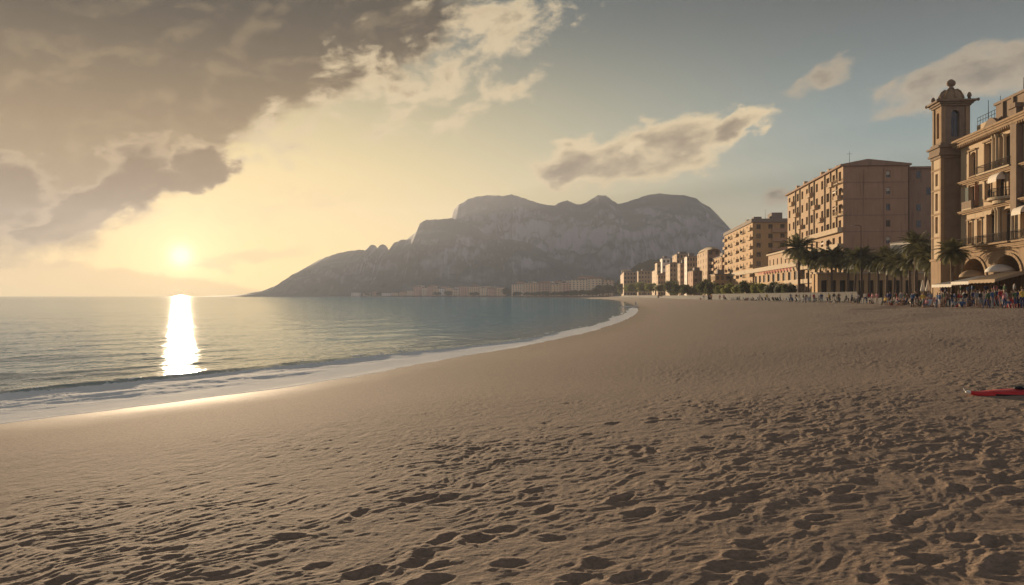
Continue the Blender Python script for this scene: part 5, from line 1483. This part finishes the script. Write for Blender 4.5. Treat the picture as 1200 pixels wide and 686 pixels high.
# a small white dinghy and a board at the waterline
Yd = 186.0; xd = pxX(745, Yd); dg = empty('sailing_dinghy', (xd, Yd, 0.02), R(40)); tag(dg, 'tiny white sailing dinghy at the tip of the waterline', 'dinghy')
t = MB(); n = 10
sec = []
for i in range(n + 1):
    f = i / n; wv = 0.32 * math.sin(math.pi * min(1, 0.12 + 0.86 * f)) ** 0.6; sec.append([(-1.0 + 2.0 * f, -wv, 0.30 + 0.08 * (1 - f) ** 2), (-1.0 + 2.0 * f, -wv * 0.6, 0.0), (-1.0 + 2.0 * f, wv * 0.6, 0.0), (-1.0 + 2.0 * f, wv, 0.30 + 0.08 * (1 - f) ** 2)])
for a_, b_ in zip(sec[:-1], sec[1:]):
    for k in range(4): kk = (k + 1) % 4; t.face([a_[k], b_[k], b_[kk], a_[kk]])
t.face(sec[0]); t.face(sec[-1][::-1]); t.build('hull', M['white_paint'], dg)
t = MB(); t.ring([(-0.2, 0, 0.3), (-0.2, 0, 1.55)], [0.03, 0.02], 5); t.build('mast', M['wood'], dg)
t = MB(); 
for s in (-1, 1):
    pts = [(-0.16, 0.012 * s, 0.45), (0.62, 0.06 * s, 0.5), (0.25, 0.05 * s, 1.0), (-0.16, 0.012 * s, 1.5)]; t.face(pts if s < 0 else pts[::-1])
t.build('sail', M['white_paint'], dg)
Yf = 205.0; bd = MB(); L_ = 1.6
pts = [(L_ * math.cos(2 * math.pi * k / 20), 0.30 * math.sin(2 * math.pi * k / 20)) for k in range(20)]; bd.prism(pts, 0.0, 0.13); bd.prism([(x * 0.9, y * 0.8) for x, y in pts], 0.131, 0.17)
o = bd.build('surfboard', [M['white_paint']]); o.location = (pxX(735, Yf), Yf, 0.05); o.rotation_euler = (0, 0, R(12)); tag(o, 'white surfboard lying flat on the water left of the tiny dinghy', 'surfboard')

# ------------------------------------------------------------------ beach chairs
def chair_meshes(col):
    a = MB(); a.face([(-0.28, 0.25, 0.30), (0.28, 0.25, 0.30), (0.28, -0.35, 0.36), (-0.28, -0.35, 0.36)]); a.face([(-0.28, 0.25, 0.285), (-0.28, -0.35, 0.345), (0.28, -0.35, 0.345), (0.28, 0.25, 0.285)])
    b_ = MB(); b_.face([(-0.28, 0.27, 0.32), (0.28, 0.27, 0.32), (0.28, 0.62, 0.98), (-0.28, 0.62, 0.98)]); b_.face([(-0.28, 0.285, 0.315), (-0.28, 0.635, 0.975), (0.28, 0.635, 0.975), (0.28, 0.285, 0.315)])
    l = MB()
    l.ring([(0, -0.30, 0.0), (0, 0.30, 0.30), (0, 0.66, 1.02)], [0.016] * 3, 4); k = MB(); k.ring([(0, 0.34, 0.0), (0, -0.36, 0.36)], [0.016] * 2, 4)
    return a.mesh('seat', [col]), b_.mesh('backrest', [col]), l.mesh('frame', [M['concrete']]), k.mesh('leg', [M['concrete']])
M['blue_cloth'] = plain('blue canvas', (0.065, 0.10, 0.20), 0.85, 0.2, 3.0)
M['grey_cloth'] = plain('grey canvas', (0.19, 0.20, 0.21), 0.85, 0.2, 3.0)
M['dark_cloth'] = plain('black canvas', (0.030, 0.030, 0.034), 0.85, 0.2, 3.0)
M['pale_cloth'] = plain('pale blue canvas', (0.30, 0.36, 0.40), 0.85, 0.2, 3.0)
chair_kinds = {k: chair_meshes(M[k + '_cloth']) for k in ('blue', 'grey', 'dark', 'pale')}
def beach_chair(x, y, z, rz, kind, label, group):
    o = empty('beach_chair', (x, y, z), rz); tag(o, label, 'beach chair', group)
    s, b_, f, k = chair_kinds[kind]
    link('seat', s, o); link('backrest', b_, o)
    for sx in (-0.29, 0.29):
        q = link('frame', f, o); q.location.x = sx; q = link('leg', k, o); q.location.x = sx * 0.96
rc = random.Random(3)
names = {'blue': 'dark blue beach chair', 'grey': 'grey beach chair', 'dark': 'black beach chair', 'pale': 'pale blue beach chair'}
y = 141.0; 
while y < 262:
    kind = rc.choice(('blue', 'grey', 'dark', 'dark', 'pale', 'grey'))
    x = wx(y) - rc.uniform(0.9, 2.2)
    beach_chair(x, y, ground(x, y) - 0.02, R(rc.uniform(40, 120)) , kind, names[kind] + ' in the row along the grey seawall', names[kind] + 's along the seawall')
    y += rc.uniform(1.3, 2.9) * y / 150

# ------------------------------------------------------------------ people
def grow_body(joints, bones, radii):
    me = bpy.data.meshes.new('skeleton'); me.from_pydata(joints, bones, []); o = bpy.data.objects.new('skeleton', me); COL.objects.link(o)
    sm = o.modifiers.new('skin', 'SKIN'); sb = o.modifiers.new('sub', 'SUBSURF'); sb.levels = 1; sb.render_levels = 1
    me.skin_vertices[0].data[0].use_root = True
    for i, r in enumerate(radii): me.skin_vertices[0].data[i].radius = r if isinstance(r, tuple) else (r, r)
    dg_ = bpy.context.evaluated_depsgraph_get(); dg_.update(); ev = o.evaluated_get(dg_)
    out = bpy.data.meshes.new_from_object(ev); bpy.data.objects.remove(o); bpy.data.meshes.remove(me)
    return out
BONES = [(0, 1), (1, 2), (2, 3), (3, 4), (4, 5), (2, 6), (6, 7), (7, 8), (8, 9), (2, 10), (10, 11), (11, 12), (12, 13), (0, 14), (14, 15), (15, 16), (16, 17), (0, 18), (18, 19), (19, 20), (20, 21)]
RAD = [(0.15, 0.11), (0.135, 0.10), (0.17, 0.11), 0.052, 0.088, 0.075, 0.062, 0.044, 0.034, 0.028, 0.062, 0.044, 0.034, 0.028, 0.085, 0.055, 0.038, 0.030, 0.085, 0.055, 0.038, 0.030]
def pose(kind):
    if kind in ('stand', 'walk', 'stand_arms'):
        J = [(0, 0, .95), (0, 0, 1.15), (0, 0, 1.38), (0, -.01, 1.50), (0, -.03, 1.60), (0, -.03, 1.70)]
        if kind == 'stand': aL, aR, lg = [(.19, 0, 1.40), (.25, .02, 1.13), (.26, -.06, .88), (.26, -.09, .80)], [(-.19, 0, 1.40), (-.25, .03, 1.13), (-.25, -.04, .88), (-.25, -.07, .80)], (0.0, 0.0)
        elif kind == 'stand_arms': aL, aR, lg = [(.19, 0, 1.40), (.34, .03, 1.18), (.17, -.10, 1.02), (.12, -.13, .98)], [(-.19, 0, 1.40), (-.27, -.05, 1.14), (-.18, -.24, 1.24), (-.16, -.27, 1.31)], (0.06, -0.03)
        else: aL, aR, lg = [(.19, 0, 1.40), (.24, .12, 1.14), (.24, .06, .90), (.24, .02, .83)], [(-.19, 0, 1.40), (-.24, -.12, 1.15), (-.23, -.27, .95), (-.22, -.31, .90)], (-0.26, 0.24)
        L = lambda s, d: [(.10 * s, d * .25, .88), (.11 * s, d * .7 - 0.02, .50), (.11 * s, d * 1.15 + 0.02, .09), (.12 * s, d * 1.15 - .13, .035)]
        J += aL + aR + L(1, lg[0]) + L(-1, lg[1])
    elif kind == 'sit_chair':
        J = [(0, .05, .47), (0, .09, .66), (0, .10, .90), (0, .08, 1.02), (0, .05, 1.12), (0, .05, 1.22)]
        J += [(.19, .10, .92), (.25, .03, .68), (.18, -.20, .58), (.16, -.27, .57)] + [(-.19, .10, .92), (-.25, .03, .68), (-.18, -.20, .58), (-.16, -.27, .57)]
        for s in (1, -1): J += [(.10 * s, .0, .46), (.12 * s, -.40, .48), (.12 * s, -.44, .09), (.12 * s, -.58, .035)]
    else:
        J = [(0, .05, .13), (0, .12, .32), (0, .14, .55), (0, .11, .67), (0, .08, .77), (0, .08, .87)]
        J += [(.19, .14, .57), (.24, .02, .36), (.16, -.26, .44), (.13, -.32, .46)] + [(-.19, .14, .57), (-.26, .24, .33), (-.28, .34, .10), (-.28, .37, .045)]
        for s in (1, -1): J += [(.10 * s, -.02, .13), (.13 * s, -.38, .45), (.12 * s, -.62, .09), (.12 * s, -.74, .04)]
    return J
SEG_PART = {}
for i, b_ in enumerate(BONES): SEG_PART[b_] = 'torso' if i < 2 else ('neck' if i == 2 else 'head' if i < 5 and i > 2 else None)
def zone_of(bone):
    a, b_ = bone
    if b_ in (4, 5): return 'head'
    if b_ == 3: return 'neck'
    if b_ in (1, 2, 6, 10): return 'top'
    if b_ in (7, 11): return 'sleeve'
    if b_ in (8, 9, 12, 13): return 'arm'
    if b_ in (14, 18): return 'hip'
    if b_ in (15, 19): return 'thigh'
    if b_ in (16, 20): return 'shin'
    return 'foot'
BODY = {}
for k in ('stand', 'walk', 'stand_arms', 'sit_chair', 'sit_sand'):
    J = pose(k); me = grow_body(J, BONES, RAD)
    nf = len(me.polygons); cen = np.zeros(nf * 3, np.float32); me.polygons.foreach_get('center', cen); cen = cen.reshape(-1, 3)
    best = np.full(nf, 1e9); zi = np.zeros(nf, int)
    Z = ['head', 'neck', 'top', 'sleeve', 'arm', 'hip', 'thigh', 'shin', 'foot', 'hair']
    for b_ in BONES:
        a0, a1 = np.array(J[b_[0]]), np.array(J[b_[1]]); dv = a1 - a0; t_ = np.clip(((cen - a0) @ dv) / (dv @ dv), 0, 1)
        dd = np.linalg.norm(cen - (a0 + t_[:, None] * dv), axis=1) - 0.5 * (RAD[b_[1]] if not isinstance(RAD[b_[1]], tuple) else RAD[b_[1]][0])
        s = dd < best; best = np.where(s, dd, best); zi = np.where(s, Z.index(zone_of(b_)), zi)
    hd = np.array(J[4]); hair = (zi == 0) & ((cen[:, 2] > hd[2] + 0.055) | ((cen[:, 1] > hd[1] + 0.01) & (cen[:, 2] > hd[2] - 0.05)))
    zi[hair] = 9
    pel = (zi == Z.index('top')) & (cen[:, 2] < J[0][2] + 0.03); zi[pel] = Z.index('hip')
    BODY[k] = (me, zi, Z, J)
SKIN = [plain('light skin', (0.42, 0.25, 0.17), 0.6, 0.06), plain('tan skin', (0.30, 0.17, 0.11), 0.6, 0.06)]
HAIR = [plain('dark hair', (0.025, 0.018, 0.014), 0.7, 0.2), plain('brown hair', (0.075, 0.045, 0.028), 0.7, 0.2), plain('fair hair', (0.26, 0.18, 0.09), 0.7, 0.2)]
CLOTH = {k: plain(k + ' clothing', c, 0.9, 0.12, 3.0) for k, c in dict(red=(0.32, 0.03, 0.03), white=(0.50, 0.46, 0.40), navy=(0.04, 0.05, 0.12), black=(0.025, 0.025, 0.028), grey=(0.20, 0.20, 0.20), blue=(0.06, 0.10, 0.18), beige=(0.42, 0.33, 0.23), yellow=(0.50, 0.34, 0.07), green=(0.07, 0.11, 0.06), brown=(0.15, 0.09, 0.06), pink=(0.48, 0.22, 0.22)).items()}
FACE = plain('eyes and lips', (0.05, 0.03, 0.03), 0.6, 0.05)
_pm = {}
def person_mesh(kind, topc, botc, long_, sk, hr):
    key = (kind, topc, botc, long_, sk, hr)
    if key in _pm: return _pm[key]
    src, zi, Z, J = BODY[kind]; me = src.copy(); me.name = 'person'; me.materials.clear()
    for m_ in (SKIN[sk], HAIR[hr], CLOTH[topc], CLOTH[botc], M['black_rubber']): me.materials.append(m_)
    slot = {'head': 0, 'neck': 0, 'top': 2, 'sleeve': 2, 'arm': 0, 'hip': 3, 'thigh': 3, 'shin': 3 if long_ else 0, 'foot': 4 if long_ else 0, 'hair': 1}
    me.polygons.foreach_set('material_index', np.array([slot[Z[i]] for i in zi], np.int32)); me.polygons.foreach_set('use_smooth', np.ones(len(zi), bool)); me.update()
    _pm[key] = me; return me
FACES = {}
def face_mesh(kind):
    if kind not in FACES:
        J = BODY[kind][3]; h = Vector(J[4]); t = MB()
        for s in (-1, 1):
            t.lathe([(0.004, -0.006), (0.011, 0.0), (0.004, 0.006)], 6, 0, h.x + s * 0.032, h.y - 0.083); 
        for i in range(len(t.v)): t.v[i] = (t.v[i][0], t.v[i][1], t.v[i][2] + h.z + 0.03)
        FACES[kind] = t.mesh('eyes', [FACE])
    return FACES[kind]
combos = [(a, b_, l) for a in CLOTH for b_ in ('navy', 'black', 'beige', 'grey', 'white', 'brown', 'red', 'blue') for l in (True, False) if a != b_]
rp = random.Random(21); rp.shuffle(combos)
weights = {'yellow': 1, 'pink': 1, 'green': 1, 'red': 2}
used_c = set()
POSE_T = {'stand': 'standing', 'walk': 'walking', 'stand_arms': 'hand raised,', 'sit_chair': 'seated on a chair', 'sit_sand': 'sitting on the sand'}
def person(x, y, z, kind, where, rz=None, want=None, group='people on the beach'):
    pool = combos if want is None else [c for c in combos if want(c)]
    for c in pool:
        if (c, kind, where) not in used_c and (c, kind) not in used_c: break
    used_c.add((c, kind)); combos.remove(c); combos.append(c)
    o = link('person', person_mesh(kind, c[0], c[1], c[2], rp.randrange(2), rp.choice((0, 0, 1, 1, 2))))
    o.location = (x, y, z); o.rotation_euler = (0, 0, rp.random() * 6.28 if rz is None else rz)
    k = rp.uniform(0.93, 1.06); o.scale = (k, k, k)
    tag(o, 'person in %s top and %s %s, %s %s' % (c[0], c[1], 'trousers' if c[2] else 'shorts', POSE_T[kind], where), 'person', group)
    return o
dark = lambda c: c[0] in ('black', 'navy', 'grey', 'brown', 'green', 'blue') and c[1] != 'white'
def on_sand(px, dmin, dmax, lo=70, hi=260):
    X, Yy = at_edge(px, -rp.uniform(dmin, dmax), lo, hi); return X, Yy, sand_z(X, Yy) - 0.01
# the crowd at the right, in front of the palazzo and the tower
for i in range(46):
    px = 1102 + 98 * (i + rp.random()) / 46
    X, Yy, Zs = on_sand(px, 0.4, 7.0)
    kd = rp.choice(('stand', 'walk', 'stand', 'stand_arms', 'sit_sand', 'stand'))
    person(X, Yy, Zs, kd, 'in front of the canopies', None, dark if rp.random() < 0.85 else None, 'crowd below the palazzo')
for i in range(22):
    u = 0.6 + 17.5 * (i + rp.random()) / 22; v = PA + Matrix.Rotation(RB, 3, 'Z') @ Vector((rp.uniform(-3.4, -0.9), -u, 0))
    person(v.x, v.y, GZ, rp.choice(('stand', 'stand_arms', 'walk')), 'under the cafe canopies', None, dark if rp.random() < 0.8 else None, 'people under the canopies')
for i in range(44):
    px = 1036 + 68 * (i + rp.random()) / 44
    X, Yy, Zs = on_sand(px, 0.3, 6.0)
    kd = rp.choice(('stand', 'sit_sand', 'sit_sand', 'stand', 'walk', 'sit_chair'))
    if kd == 'sit_chair':
        rz = rp.uniform(-0.9, 0.9) - 0.9; ck = rp.choice(('blue', 'grey', 'dark', 'pale'))
        p = person(X, Yy, Zs, kd, 'near the palms', rz, None, 'crowd by the palms'); p.location.z = Zs - 0.10
        beach_chair(X, Yy, Zs, rz, ck, names[ck] + ' with a person on it in the crowd near the palms', names[ck] + 's in the crowd')
    else:
        person(X, Yy, Zs, kd, 'near the palms', None, None if rp.random() < 0.3 else dark, 'crowd by the palms')
for i in range(17):
    px = 925 + 108 * (i + rp.random()) / 17
    X, Yy, Zs = on_sand(px, 0.6, 3.5)
    person(X, Yy, Zs, rp.choice(('stand', 'walk', 'sit_sand', 'stand_arms')), 'beside the seawall', None, None if rp.random() < 0.4 else dark, 'people by the seawall')
for i in range(10):
    px = 812 + 90 * (i + rp.random()) / 10
    X, Yy, Zs = on_sand(px, 1.0, 5.0, 150, 420)
    person(X, Yy, Zs, rp.choice(('stand', 'walk', 'sit_sand')), 'on the far beach', None, None, 'people on the far beach')
for px, Yy, c_ in ((1123.5, 92, 'red'), (1134, 96, 'red'), (952, 176, 'yellow'), (948.5, 178, 'red'), (1018, 138, 'red'), (1050, 124, 'red'), (1056, 122, 'white')):
    X = pxX(px, Yy); person(X, Yy, sand_z(X, Yy) - 0.01, 'stand', 'at the crowd front', 0.3 * px, lambda c: c[0] == c_ and (c[1] in ('red', 'navy', 'beige')), 'people at the front of the crowd')
Yy = 150.0; X = pxX(941.5, Yy); person(X, Yy, sand_z(X, Yy) - 0.01, 'walk', 'alone on the open sand', 1.2, lambda c: c[0] == 'green', 'person on the open sand')
